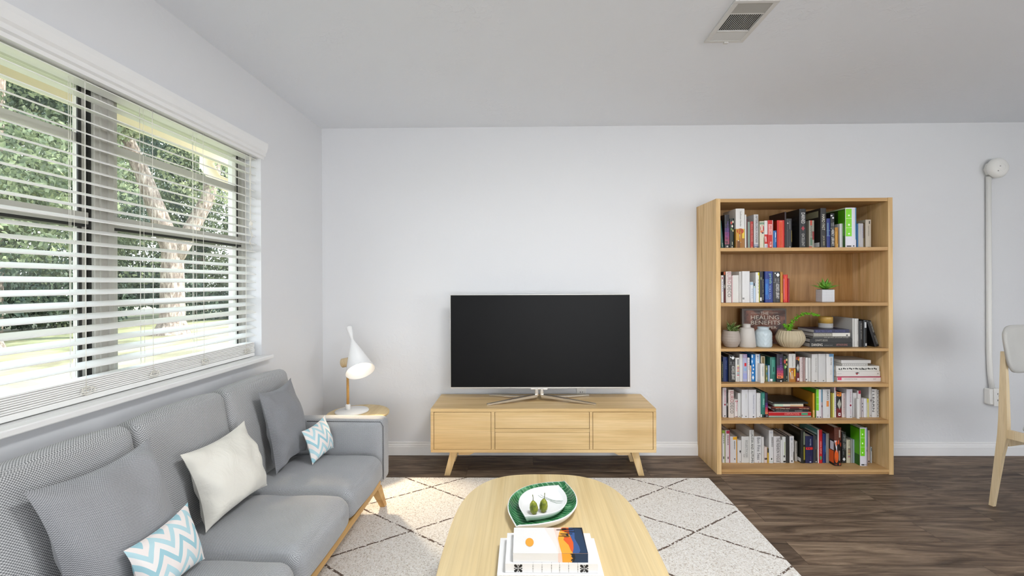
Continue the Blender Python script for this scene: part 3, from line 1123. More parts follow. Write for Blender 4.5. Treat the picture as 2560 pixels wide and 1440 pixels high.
def pillow(name, label, A, B, Cc, D, th, material, group=None, n=34, seed=0, pinch=.13, fold=.015):
    """A,B upper corners (near, far), Cc,D lower corners (far, near); the front swells towards the room"""
    A, B, Cc, D = (Vector(q) for q in (A, B, Cc, D))
    nrm = (B - A).cross(D - A).normalized()
    if nrm.x < 0:
        nrm = -nrm
    size_u, size_v = (B - A).length, (D - A).length
    mb = MB()
    vs, fs, uvs = [], [], []
    rr_ = random.Random(seed)
    for side in (1, -1):
        base_i = len(vs)
        for j in range(n + 1):
            for i in range(n + 1):
                u, v_ = 2 * i / n - 1, 2 * j / n - 1
                uu = u * (1 - pinch * (1 - u * u) * 0 - pinch * (1 - v_ * v_) * abs(u) ** 3)
                vv = v_ * (1 - pinch * (1 - u * u) * abs(v_) ** 3)
                s_, t_ = (uu + 1) / 2, (vv + 1) / 2
                p = A * (1 - s_) * (1 - t_) + B * s_ * (1 - t_) + Cc * s_ * t_ + D * (1 - s_) * t_
                q = max(0.0, (1 - u * u)) ** .55 * max(0.0, (1 - v_ * v_)) ** .55
                w_ = 1 + .25 * v_
                off = th * q * w_ * (1.0 if side > 0 else .55)
                nz = noise.noise(Vector((u * 2.2 + seed * 5, v_ * 2.2, seed)))
                edge = (1 - q)
                wr = math.sin((u * .8 - v_ * 1.1) * 7 + 4 * noise.noise(Vector((u * 1.3, v_ * 1.3, seed + 3)))) * max(0, .75 - q) * q * 2.2
                off += (nz * .9 + wr) * fold * min(1, q * 3)
                if abs(u) > .999 or abs(v_) > .999:
                    off = 0
                vs.append(p + nrm * off * side)
        for j in range(n):
            for i in range(n):
                a_ = base_i + j * (n + 1) + i
                f = (a_, a_ + 1, a_ + n + 2, a_ + n + 1)
                uv = [(i / n * size_u, -j / n * size_v), ((i + 1) / n * size_u, -j / n * size_v), ((i + 1) / n * size_u, -(j + 1) / n * size_v), (i / n * size_u, -(j + 1) / n * size_v)]
                if side < 0:
                    f, uv = f[::-1], uv[::-1]
                fs.append(f)
                uvs.append(uv)
    mb.add(vs, fs, None, None, True, uvs)
    o = mb.build(name, material, None)
    return o


m, t, b = newmat('cream_pillow_cotton')
b.inputs['Base Color'].default_value = hexc('E7E4DA')
b.inputs['Roughness'].default_value = .9
b.inputs['Specular IOR Level'].default_value = .1
b.inputs['Sheen Weight'].default_value = .2
bump(t, b, noise_tex(t, coords(t, 'UV'), 11, 4, .55, 1.4), .5, .014)
M_CREAM = m


def chevron(name, nz_, ns, amp, su, sv):
    m, t, b = newmat(name)
    v = coords(t, 'UV')
    s = t.nodes.new('ShaderNodeSeparateXYZ')
    link(t, v, s.inputs[0])
    x = math_node(t, 'DIVIDE', s.outputs['X'], su)
    y = math_node(t, 'DIVIDE', s.outputs['Y'], sv)
    tri = math_node(t, 'PINGPONG', math_node(t, 'MULTIPLY', x, nz_ * 2.0), 1.0)
    w_ = math_node(t, 'ADD', math_node(t, 'MULTIPLY', y, float(ns)), math_node(t, 'MULTIPLY', tri, amp))
    fr2 = math_node(t, 'FRACT', math_node(t, 'ADD', w_, 50.0))
    n = t.nodes.new('ShaderNodeValToRGB')
    n.color_ramp.interpolation = 'CONSTANT'
    e = n.color_ramp.elements
    e[0].position, e[0].color = 0, hexc('F0E8E4')
    e[1].position, e[1].color = .28, hexc('A3CCD6')
    for ps, cc in ((.5, 'F1ECE9'), (.76, 'B9D9E0')):
        q = e.new(ps)
        q.color = hexc(cc)
    link(t, fr2, n.inputs[0])
    link(t, n.outputs[0], b.inputs['Base Color'])
    b.inputs['Roughness'].default_value = .9
    b.inputs['Specular IOR Level'].default_value = .1
    bump(t, b, noise_tex(t, v, 300, 2, .5), .3, .001)
    return m


M_CHEV = chevron('chevron_cotton', 3.6, 2.1, .52, .26, .20)
P1 = tag(pillow('throw_pillow', None, (-1.268, 1.095, .752), (-1.275, 1.482, .755), (-1.175, 1.505, .374), (-1.16, 1.11, .374), .085, M_PIL, seed=1), 'large mid-grey woven throw pillow nearest the camera on the sofa', 'pillow')
P2 = tag(pillow('throw_pillow', None, (-1.255, 1.585, .655), (-1.262, 1.965, .662), (-1.150, 1.950, .377), (-1.158, 1.580, .374), .080, M_CREAM, seed=2), 'plain cream white throw pillow in the middle of the sofa', 'pillow')
P3 = tag(pillow('throw_pillow', None, (-1.262, 2.068, .762), (-1.275, 2.385, .765), (-1.175, 2.350, .38), (-1.172, 2.060, .376), .070, M_PILD, seed=3), 'large dark grey throw pillow at the armrest end of the sofa', 'pillow')
P4 = tag(pillow('lumbar_pillow', None, (-1.105, 1.195, .543), (-1.120, 1.447, .552), (-1.052, 1.432, .374), (-1.060, 1.195, .374), .046, M_CHEV, seed=4, fold=.003), 'small blue and white zigzag pillow leaning on the mid-grey pillow nearest the camera', 'pillow', 'zigzag pillows')
P5 = tag(pillow('lumbar_pillow', None, (-1.105, 2.165, .545), (-1.090, 2.388, .560), (-1.035, 2.372, .386), (-1.055, 2.172, .376), .042, M_CHEV, seed=5, fold=.003), 'small blue and white zigzag pillow beside the far armrest', 'pillow', 'zigzag pillows')

# ------------------------------------------------------------------ side table and lamp
stab = thing('side_table', 'round pale wood side table behind the sofa armrest', 'side table', (-1.125, 2.96, 0))
TBX, TBY, TBZ = -1.125, 2.96, .405
MB().lathe([(0, TBZ - .022), (.190, TBZ - .022), (.203, TBZ - .012), (.203, TBZ - .003), (.200, TBZ), (0, TBZ)], 56, M=Matrix.Translation((TBX, TBY, 0)), smooth=False).build('table_top', W_TABLE, stab)
for k in range(3):
    a_ = k * 2 * PI / 3 + .5
    MB().tube([(TBX + .12 * math.cos(a_), TBY + .12 * math.sin(a_), TBZ - .0225), (TBX + .18 * math.cos(a_), TBY + .18 * math.sin(a_), 0)], [.014, .009], 12).build('leg', W_ASH, stab)

LZ = TBZ
bc = atZ(880, 1029, LZ)
LBX, LBY = bc.x, bc.y
M_LW = mat('F7F7F6', .35, name='white_lamp_enamel')
lamp = thing('table_lamp', 'white cone-shaded table lamp on a wooden stem, lit, on the round side table', 'lamp', (LBX, LBY, LZ))
TM = Matrix.Translation((LBX, LBY, LZ))
MB().lathe([(0, .0005), (.108, .0005), (.110, .004), (.108, .010), (.02, .016), (0, .016)], 48, M=TM).build('base', M_LW, lamp)
sx0 = atY(870, 1000, LBY).x
SMX = sx0
MB().lathe([(.017, .010), (.016, .045), (.011, .052), (0, .052)], 20, M=Matrix.Translation((SMX, LBY, LZ))).build('collar', M_LW, lamp)
ztop = atY(868, 905, LBY).z
MB().tube([(SMX, LBY, LZ + .045), (SMX - .003, LBY, ztop)], [.0095, .0075], 14).build('stem', W_RAIL, lamp)
kz = atY(864, 906, LBY).z
kx = atY(865, 906, LBY).x
MB().lathe([(0, -.03), (.026, -.03), (.031, -.026), (.031, .026), (.026, .03), (0, .03)], 24, M=Matrix.Translation((kx, LBY, kz)) @ Matrix.Rotation(R(80), 4, 'Y')).build('hinge_knob', W_ASH, lamp)
tip = atY(873, 820, LBY + .10)
mouth_c = atY(901, 928, LBY - .10)
axis = (mouth_c - tip).normalized()
Lsh = (mouth_c - tip).length
rot = axis.to_track_quat('Z', 'Y').to_matrix().to_4x4()
SM = Matrix.Translation(tip) @ rot
prof_o = [(.000, -.004), (.019, -.004), (.021, .0), (.0165, .035), (.0095, .085), (.0085, .098), (.0105, .108), (.094, Lsh)]
prof_i = [(.0915, Lsh - .0005), (.012, .125), (0, .12)]
MB().lathe(prof_o + prof_i, 48, M=SM, caps=False).build('lamp_shade', M_LW, lamp)
bulbM = SM @ Matrix.Translation((0, 0, Lsh - .105))
bl = MB().lathe([(0, -.035), (.012, -.03), (.014, -.01), (.026, .012), (.030, .03), (.024, .05), (0, .060)], 24, M=bulbM).build('bulb', mat('FFF4E0', .5, emit=16.0, name='lit_bulb'), lamp)
MB().tube([tip + axis * .19, (kx, LBY, kz)], .005, 8).build('bracket', M_LW, lamp)
lpos = tip + axis * (Lsh - .03)
light('lamp_bulb_light', 'SPOT', lpos, 42, (1.0, .80, .55), rot=aim((.34, -.60, -.72)), spot_size=R(82), spot_blend=.55, shadow_soft_size=.03)

# ------------------------------------------------------------------ coffee table
CTX, CTY, CTZ = .080, 1.438, .42
ct_ = thing('coffee_table', 'oval pale ash coffee table standing on the rug', 'coffee table', (CTX, CTY, .016))


def superell(a_, b_, n_, k=96):
    out = []
    for i in range(k):
        t_ = 2 * PI * i / k
        c_, s_ = math.cos(t_), math.sin(t_)
        out.append((a_ * math.copysign(abs(c_) ** (2 / n_), c_), b_ * math.copysign(abs(s_) ** (2 / n_), s_)))
    return out


def sweep(mb, outline, levels, M=None, material=None, smooth=True, capb=True, capt=True):
    """levels: (inset, z); outline inset towards its centre"""
    k = len(outline)
    vs, fs = [], []
    for ins, z in levels:
        for x, y in outline:
            L = math.hypot(x, y)
            f = max(0.0, (L - ins) / L)
            vs.append((x * f, y * f, z))
    for j in range(len(levels) - 1):
        for i in range(k):
            q = (i + 1) % k
            fs.append((j * k + i, j * k + q, (j + 1) * k + q, (j + 1) * k + i))
    if capb:
        fs.append(list(range(k))[::-1])
    if capt:
        fs.append([(len(levels) - 1) * k + i for i in range(k)])
    mb.add(vs, fs, material, M, smooth)
    return mb


ol = superell(.346, .536, 3.0)
mb = MB()
sweep(mb, ol, [(.012, CTZ - .026), (.002, CTZ - .018), (0, CTZ - .008), (.002, CTZ - .002), (.005, CTZ)], Matrix.Translation((CTX, CTY, 0)), smooth=False)
mb.build('table_top', W_TABLE, ct_)
MB().box((CTX - .2, CTY - .36, CTZ - .066), (CTX + .2, CTY + .36, CTZ - .027), bev=.003).build('apron', W_ASH, ct_)
for sx_ in (-1, 1):
    for sy in (-1, 1):
        MB().tube([(CTX + sx_ * .17, CTY + sy * .32, CTZ - .067), (CTX + sx_ * .225, CTY + sy * .40, .021)], [.019, .011], 14).build('leg', W_ASH, ct_)

# leaf plates


def leaf_outline(sc=1.0, k=14):
    tip1, tip2 = Vector((.097, .174)), Vector((-.097, -.168))
    arcA = [tip1, Vector((.128, .075)), Vector((.129, -.01)), Vector((.103, -.078)), Vector((.055, -.128)), Vector((-.02, -.158)), tip2]
    pts = []
    for arc in (arcA, [-q for q in arcA]):
        n_ = len(arc) - 1
        for i in range(n_):
            p0 = arc[max(i - 1, 0)]
            p1, p2 = arc[i], arc[i + 1]
            p3 = arc[min(i + 2, n_)]
            for q in range(k // 2):
                t_ = q / (k // 2)
                pts.append(.5 * ((2 * p1) + (-p0 + p2) * t_ + (2 * p0 - 5 * p1 + 4 * p2 - p3) * t_ ** 2 + (-p0 + 3 * p1 - 3 * p2 + p3) * t_ ** 3))
    return [(p.x * sc, p.y * sc) for p in pts]


m, t, b = newmat('banana_leaf_glaze')
v = coords(t, 'Object', rot=(0, 0, R(28)))
s = t.nodes.new('ShaderNodeSeparateXYZ')
link(t, v, s.inputs[0])
n1 = noise_tex(t, v, 14, 3, .6, .5)
st = math_node(t, 'SINE', math_node(t, 'ADD', math_node(t, 'MULTIPLY', s.outputs['Y'], 420), math_node(t, 'MULTIPLY', n1, 7)))
cA = ramp(t, n1, [(.36, '1F5A35'), (.5, '2F7A48'), (.6, '6FAF80'), (.68, '2C6B3F')])
cB = mixc(t, math_node(t, 'MULTIPLY', math_node(t, 'GREATER_THAN', st, .75), .35), cA, 'A9D6AE')
link(t, cB, b.inputs['Base Color'])
b.inputs['Roughness'].default_value = .18
M_GREENGL = m
M_PORC = mat('F3F3F2', .15, name='white_porcelain')
pc = atZ(1357, 1262, CTZ + .02)
plt = thing('leaf_plate', 'large leaf-shaped green glazed plate with white underside on the coffee table', 'plate', (pc.x, pc.y, CTZ))
PM = Matrix.Translation((pc.x, pc.y, CTZ))
oln = leaf_outline(1.0)
mb = MB()
sweep(mb, oln, [(.030, .0005), (.012, .012), (.0, .031), (.001, .034), (.004, .034)], PM, M_PORC, capb=True, capt=False)
mb.build('plate_body', None, plt)
mb = MB()
sweep(mb, oln, [(.004, .034), (.008, .030), (.018, .015), (.036, .007), (.06, .0065)], PM, M_GREENGL, capb=False, capt=True)
mb.build('green_glaze', None, plt)
PZ = CTZ + .0068
wc = atZ(1357.5, 1255, PZ + .02)
wp = thing('leaf_plate', 'smaller white leaf-shaped plate nested on the green plate', 'plate', (wc.x, wc.y, PZ))
WM = Matrix.Translation((wc.x, wc.y, PZ))
ol2 = leaf_outline(.70)
mb = MB()
sweep(mb, ol2, [(.022, .0005), (.010, .010), (.0, .028), (.0015, .030), (.0045, .029), (.010, .014), (.020, .0065), (.04, .006)], WM, M_PORC)
mb.build('plate_body', None, wp)
M_LN = mat('8FA08C', .4, name='painted_grass_line')
mb = MB()
for k_, pts in enumerate((((1331, 1220), (1338, 1233), (1352, 1243), (1375, 1250), (1405, 1254)), ((1337, 1219), (1343, 1231), (1358, 1241), (1385, 1252), (1408, 1252)), ((1331, 1232), (1338, 1238)), ((1375, 1252), (1392, 1258), (1404, 1257)))):
    P_ = []
    for i, (x, y) in enumerate(pts):
        hz = PZ + (.0158 if (k_ < 2 and i == 0) or (k_ < 2 and i == len(pts) - 1) else .0068)
        P_.append(atZ(x, y, hz))
    mb.tube(P_, .0007, 5)
mb.build('painted_grass', M_LN, wp)

# green fruits
m, t, b = newmat('green_fruit_skin')
v = coords(t, 'Object')
n1 = noise_tex(t, v, 40, 3, .6, .5)
link(t, ramp(t, n1, [(.34, '4F5A10'), (.48, '7F8A1E'), (.58, '9C9A2E'), (.7, '6E5D1C')]), b.inputs['Base Color'])
b.inputs['Roughness'].default_value = .35
M_FRUIT = m
for k_, (px_a, py_a, lb) in enumerate(((1336, 1284, 'green oval fruit with a stem, the yellow-flecked left one on the white plate'), (1358, 1279, 'green oval fruit with a brown blush and dark stem tip, on the white plate'))):
    g = atZ(px_a, py_a, PZ + .0065)
    fr = thing('stemmed_fruit', lb, 'fruit', (g.x, g.y, PZ + .0065), 'pair of stemmed fruits on the white plate')
    FM = Matrix.Translation(g) @ Matrix.Rotation(R(-6 + 10 * k_), 4, 'Y')
    MB().lathe([(0, 0), (.008, .0015), (.0145, .011), (.0155, .022), (.0125, .036), (.006, .045), (.002, .048), (0, .048)], 24, M=FM).build('flesh', M_FRUIT, fr)
    MB().tube([FM @ Vector((0, 0, .046)), FM @ Vector((.0015, 0, .058)), FM @ Vector((.001, 0, .069))], [.0014, .0011, .0016], 8).build('stem', mat('5C6420', .6), fr)

# books on the table
M_WHITEC = mat('E9E8E7', .35, name='white_book_cover')
M_PAGE = mat('EDE9E0', .85, name='page_paper')


def flat_book(name, label, x0, x1, y0, y1, z0, z1, cover, group=None, spine_side='front'):
    T = thing(name, label, 'book', ((x0 + x1) / 2, (y0 + y1) / 2, z0), group)
    mb = MB()
    ct2 = .0022
    mb.box((x0, y0, z0 + .0002), (x1, y1, z0 + ct2), cover).box((x0, y0, z1 - ct2), (x1, y1, z1), cover).box((x0, y0, z0 + ct2), (x1, y0 + ct2, z1 - ct2), cover)
    mb.build('cover', None, T)
    MB().box((x0 + .003, y0 + ct2 + .0002, z0 + ct2 + .0001), (x1 - .003, y1 - .003, z1 - ct2 - .0001)).build('pages', M_PAGE, T)
    return T


TG = 'art books stacked on the coffee table'
ba = flat_book('art_book', 'plain white book, the wide bottom one of the coffee table stack', -.080, .223, 1.246, 1.428, CTZ, CTZ + .028, M_WHITEC, TG)
bb = flat_book('art_book', 'white book with black leaf emblems on its spine, middle of the coffee table stack', -.057, .207, 1.256, 1.410, CTZ + .0285, CTZ + .0545, M_WHITEC, TG)
bc_ = flat_book('art_book', 'book with a desert sunset cover in orange and navy, top of the coffee table stack', -.035, .180, 1.262, 1.394, CTZ + .055, CTZ + .0805, mat('E4E2DF', .4), TG)
# emblems on the spine: four lobed petals
M_BLK = mat('0C0C0E', .5, name='black_ink')
yf = 1.256 - .0006
for ex in (-.020, .168):
    mb = MB()
    ez = CTZ + .0415
    for q in range(4):
        a_ = PI / 4 + q * PI / 2
        pts = []
        for (r_, w_) in ((.001, 0), (.005, .0022), (.008, .0040), (.010, .0034), (.0115, .0042), (.0145, .002), (.0155, 0), (.0145, -.002), (.0115, -.0042), (.010, -.0034), (.008, -.0040), (.005, -.0022)):
            zx = r_ * math.cos(a_) - w_ * math.sin(a_)
            zz = (r_ * math.sin(a_) + w_ * math.cos(a_)) * .95
            pts.append((ex + zx, yf, ez + zz))
        mb.add(pts, [list(range(len(pts)))])
        a_ = q * PI / 2
        pts = []
        for (r_, w_) in ((.001, .0004), (.0075, .0004), (.0085, .0018), (.0105, .0015), (.013, 0), (.0105, -.0015), (.0085, -.0018), (.0075, -.0004), (.001, -.0004)):
            pts.append((ex + (r_ * math.cos(a_) - w_ * math.sin(a_)), yf - .0001, ez + (r_ * math.sin(a_) + w_ * math.cos(a_)) * .85))
        mb.add(pts, [list(range(len(pts)))])
    mb.build('emblem', M_BLK, bb)
mb = MB()
for i, gx in enumerate((.022, .048, .075, .098, .124, .150)):
    mb.box((gx - .0003, yf, CTZ + .030), (gx + .0003, yf + .0004, CTZ + .0535))
    for q in range(4):
        zz = CTZ + .036 + .0035 * q + .001 * (i % 3)
        if (q + i) % 2:
            mb.box((gx - .0009, yf - .0002, zz), (gx + .0009, yf + .0002, zz + .0022))
    mb.box((gx - .0003, 1.2565, CTZ + .0545), (gx + .0003, 1.275, CTZ + .0548))
mb.build('spine_lines', mat('77726C', .6), bb)
# sunset cover on top and spine
x0, x1, y0, y1, zt = -.035, .180, 1.262, 1.394, CTZ + .0805
SW, SD = x1 - x0, y1 - y0
mb = MB()
lay = [0]


def cover_poly(pts, h, front=None):
    lay[0] += 1
    z = zt + .00012 * lay[0]
    mm = mat(h, .4)
    mb.add([(x0 + u * SW, y0 + v * SD, z) for u, v in pts], [list(range(len(pts)))], mm)
    if front:
        yy = y0 - .00012 * lay[0]
        mb.add([(x0 + u * SW, yy, CTZ + .055 + w_ * .0255) for u, w_ in front], [list(range(len(front)))], mm)


cover_poly([(.44, 1), (.52, .6), (.58, .25), (.60, 0), (.62, 0), (1, 0), (1, 1)], 'F0DCD4', [(.60, 0), (1, 0), (1, 1), (.60, 1)])
cover_poly([(.58, 1), (.60, .7), (.62, .3), (.61, 0), (1, 0), (1, 1)], 'F0CDBE', [(.605, 0), (1, 0), (1, 1), (.605, 1)])
cover_poly([(.70, 1), (.655, .8), (.625, .55), (.635, .25), (.65, 0), (1, 0), (1, 1)], 'EFA22F', [(.66, 0), (1, 0), (1, 1), (.65, 1)])
cover_poly([(.70, 1), (.70, .86), (.82, .72), (.80, .6), (.72, .62), (.70, .5), (.76, .3), (.775, .12), (.80, 0), (1, 0), (1, 1)], 'DC5514')
cover_poly([(.80, 1), (.80, .7), (.83, .4), (.82, .18), (.795, 0), (1, 0), (1, 1)], '32538A')
cover_poly([(.86, 1), (.875, .8), (.86, .55), (.90, .25), (.905, .1), (.88, 0), (1, 0), (1, 1)], '10304F', [(.785, 0), (1, 0), (1, 1), (.80, 1), (.775, .7), (.80, .45)])
cover_poly([(.81, 1), (1, 1), (1, 0), (.995, 0), (.985, .6), (.975, .93), (.9, .965)], '07131F')
pts = [(.225 + .057 * math.cos(2 * PI * i / 40), .40 + .165 * math.sin(2 * PI * i / 40)) for i in range(40)]
cover_poly(pts, 'E9A033')
for (u0, u1, v0, v1) in ((.61, .86, .885, .915), (.68, .88, .93, .955), (.66, .84, .72, .745), (.63, .80, .63, .65), (.70, .79, .60, .612), (.72, .88, .80, .83), (.74, .78, .64, .75), (.70, .76, .885, .96), (.68, .73, .67, .685)):
    cover_poly([(u0, (v0 + v1) / 2), (u0 + .02, v1), (u1, v1), (u1, v0), (u0 + .02, v0)], '1A1413')
mb.build('sunset_picture', None, bc_)
mb = MB()
for pts in (((.76, .98), (.79, .80), (.81, .86), (.79, .6), (.82, .5), (.78, .35), (.77, .2), (.795, .22), (.81, .05), (.83, .5), (.82, 1.0)),):
    mb.add([(x0 + u * SW, y0 - .0014, CTZ + .055 + w_ * .0255) for u, w_ in pts], [list(range(len(pts)))])
mb.build('spine_plant_silhouette', mat('0A0F14', .5), bc_)

# ------------------------------------------------------------------ dining chair at the right
M_SHELL = weave('light_grey_chair_fabric', 'B4B3AD', 'C9C8C3', 'D8D7D2', .003, .15)
M_SEATC = mat('C9CCD3', .8, name='grey_seat_fabric')
chx, chy = 2.70, 2.47
fdir = Vector((.25, -.968, 0)).normalized()   # the chair faces the room, turned to the right
sdir = Vector((fdir.y, -fdir.x, 0)) * -1       # towards its far side (picture right)
if sdir.x < 0:
    sdir = -sdir
org = Vector((2.672, 2.49, 0))               # rear post next to the picture edge, at seat height
chair = thing('dining_chair', 'pale wood dining chair with a light grey padded back, cut by the right edge', 'chair', org)


def cp(f_, s_, z):
    return org + fdir * f_ + sdir * s_ + Vector((0, 0, z))


WCH, DCH = .42, .42


def post(pts, w_f, w_s, name='leg'):
    """tapered member through (f,s,z) stations with half sizes"""
    mb = MB()
    vs, fs = [], []
    for (f_, s_, z), a_, b_ in zip(pts, w_f, w_s):
        for df, ds in ((-1, -1), (1, -1), (1, 1), (-1, 1)):
            vs.append(cp(f_ + df * a_, s_ + ds * b_, z))
    for j in range(len(pts) - 1):
        for i in range(4):
            q = (i + 1) % 4
            fs.append((j * 4 + i, j * 4 + q, j * 4 + 4 + q, j * 4 + 4 + i))
    fs += [(3, 2, 1, 0), tuple(len(pts) * 4 - 4 + i for i in range(4))]
    mb.add(vs, fs)
    return mb.build(name, W_ASH, chair)


for s0, o_ in ((0, -1), (WCH, 1)):
    post([(-.050, s0 - .004 * (1 if o_ < 0 else -1), 0), (-.015, s0 - .004, .30), (0, s0, .42), (.0, s0 + .004, .50), (-.004, s0 + .012 * -o_, .70), (-.010, s0 + .020 * -o_, .88)],
         [.011, .016, .021, .019, .015, .010], [.010, .013, .015, .015, .012, .009])
    post([(DCH + .05, s0 + o_ * .03, 0), (DCH, s0, .415)], [.013, .02], [.013, .018])
    MB().hexa([cp(.018, s0 - .011, .405), cp(.018, s0 + .011, .405), cp(.018, s0 + .011, .452), cp(.018, s0 - .011, .452)],
              [cp(DCH + .02, s0 - .011, .415), cp(DCH + .02, s0 + .011, .415), cp(DCH + .02, s0 + .011, .452), cp(DCH + .02, s0 - .011, .452)]).build('side_rail', W_ASH, chair)
MB().hexa([cp(-.012, .018, .355), cp(.012, .018, .355), cp(.012, .018, .405), cp(-.012, .018, .405)], [cp(-.012, WCH - .018, .355), cp(.012, WCH - .018, .355), cp(.012, WCH - .018, .405), cp(-.012, WCH - .018, .405)]).build('rear_rail', W_ASH, chair)
MB().hexa([cp(DCH - .01, .018, .40), cp(DCH + .012, .018, .40), cp(DCH + .012, .018, .448), cp(DCH - .01, .018, .448)], [cp(DCH - .01, WCH - .018, .40), cp(DCH + .012, WCH - .018, .40), cp(DCH + .012, WCH - .018, .448), cp(DCH - .01, WCH - .018, .448)]).build('front_rail', W_ASH, chair)
mb = MB()
CM = Matrix((( fdir.x, sdir.x, 0, org.x), (fdir.y, sdir.y, 0, org.y), (0, 0, 1, 0), (0, 0, 0, 1)))
softbox(mb, (.06, .02, .452), (DCH + .02, WCH - .02, .487), .016, 20, (0, 0, 0, 0, 0, .010), M=CM)
mb.build('seat', M_SEATC, chair)
# curved backrest shell
mb = MB()
nu, nv = 28, 16
vs, fs = [], []
for side in (0, 1):
    for j in range(nv + 1):
        for i in range(nu + 1):
            u, v_ = 2 * i / nu - 1, 2 * j / nv - 1
            nn = 3.2
            r_ = (abs(u) ** nn + abs(v_) ** nn) ** (1 / nn)
            mx_ = max(abs(u), abs(v_))
            k_ = mx_ / r_ if r_ > 1e-6 else 1
            uu, vv = u * k_, v_ * k_
            s_ = WCH / 2 + uu * (WCH / 2 + .012)
            z = .887 + vv * .134
            f_ = -.02 - (z - .80) * .14 + .050 * uu * uu
            e_ = max(0, 1 - mx_ ** 6) ** .5
            f_ += (1 if side else -1) * (.004 + .012 * e_)
            vs.append(cp(f_, s_, z))
    o_ = side * (nu + 1) * (nv + 1)
    for j in range(nv):
        for i in range(nu):
            a_ = o_ + j * (nu + 1) + i
            fs.append((a_, a_ + 1, a_ + nu + 2, a_ + nu + 1) if side else (a_, a_ + nu + 1, a_ + nu + 2, a_ + 1))
q_ = (nu + 1) * (nv + 1)
rim = [i for i in range(nu)] + [j * (nu + 1) + nu for j in range(nv)] + [nv * (nu + 1) + i for i in range(nu, 0, -1)] + [j * (nu + 1) for j in range(nv, 0, -1)]
for a_, b_ in zip(rim, rim[1:] + rim[:1]):
    fs.append((a_, b_, q_ + b_, q_ + a_))
mb.add(vs, fs, smooth=True)
mb.build('backrest', M_SHELL, chair, boxuv=True)

# ------------------------------------------------------------------ bookcase
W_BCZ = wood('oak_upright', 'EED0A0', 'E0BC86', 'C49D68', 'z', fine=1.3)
W_BCX = wood('oak_shelf_shaded', 'D8B280', 'C89F69', 'AE8451', 'x', fine=1.0)  # shelf oak toned down; the case's inner shade is in the colour
BF = 2.937
BB = YB - .004
bl_ = atY(1791, 800, BF).x
br_ = atY(2233, 800, BF).x
btop = atY(2010, 495, BF).z
TH = .030
bc = thing('bookcase', 'tall open oak bookcase with five shelves full of books against the white wall', 'bookcase', ((bl_ + br_) / 2, (BF + BB) / 2, 0))
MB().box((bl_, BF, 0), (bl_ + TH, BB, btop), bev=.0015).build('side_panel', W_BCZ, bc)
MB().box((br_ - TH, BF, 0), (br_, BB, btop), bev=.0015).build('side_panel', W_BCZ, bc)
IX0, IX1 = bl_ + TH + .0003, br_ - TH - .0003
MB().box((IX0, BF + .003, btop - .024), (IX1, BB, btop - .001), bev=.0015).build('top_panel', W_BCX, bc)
MB().box((IX0, BB - .012, .05), (IX1, BB - .003, btop - .0245)).build('back_panel', wood('oak_back_shaded', 'C39A66', 'AF8450', '93693A', 'z', fine=1.3), bc)  # back panel oak darkened, with the interior shade put into its colour
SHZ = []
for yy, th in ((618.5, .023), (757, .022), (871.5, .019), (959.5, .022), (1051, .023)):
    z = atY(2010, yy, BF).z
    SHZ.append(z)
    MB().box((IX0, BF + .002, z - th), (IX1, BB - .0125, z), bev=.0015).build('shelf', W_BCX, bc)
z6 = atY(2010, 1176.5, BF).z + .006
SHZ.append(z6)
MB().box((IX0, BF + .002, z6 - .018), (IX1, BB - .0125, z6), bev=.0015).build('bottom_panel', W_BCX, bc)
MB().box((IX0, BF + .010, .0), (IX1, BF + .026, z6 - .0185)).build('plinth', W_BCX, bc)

GRP = ['books on the top shelf of the bookcase', 'books on the second shelf of the bookcase', 'books on the third shelf of the bookcase',
       'books on the fourth shelf of the bookcase', 'books on the fifth shelf of the bookcase', 'books on the bottom shelf of the bookcase']
EPS = .0004
LASTX = {}


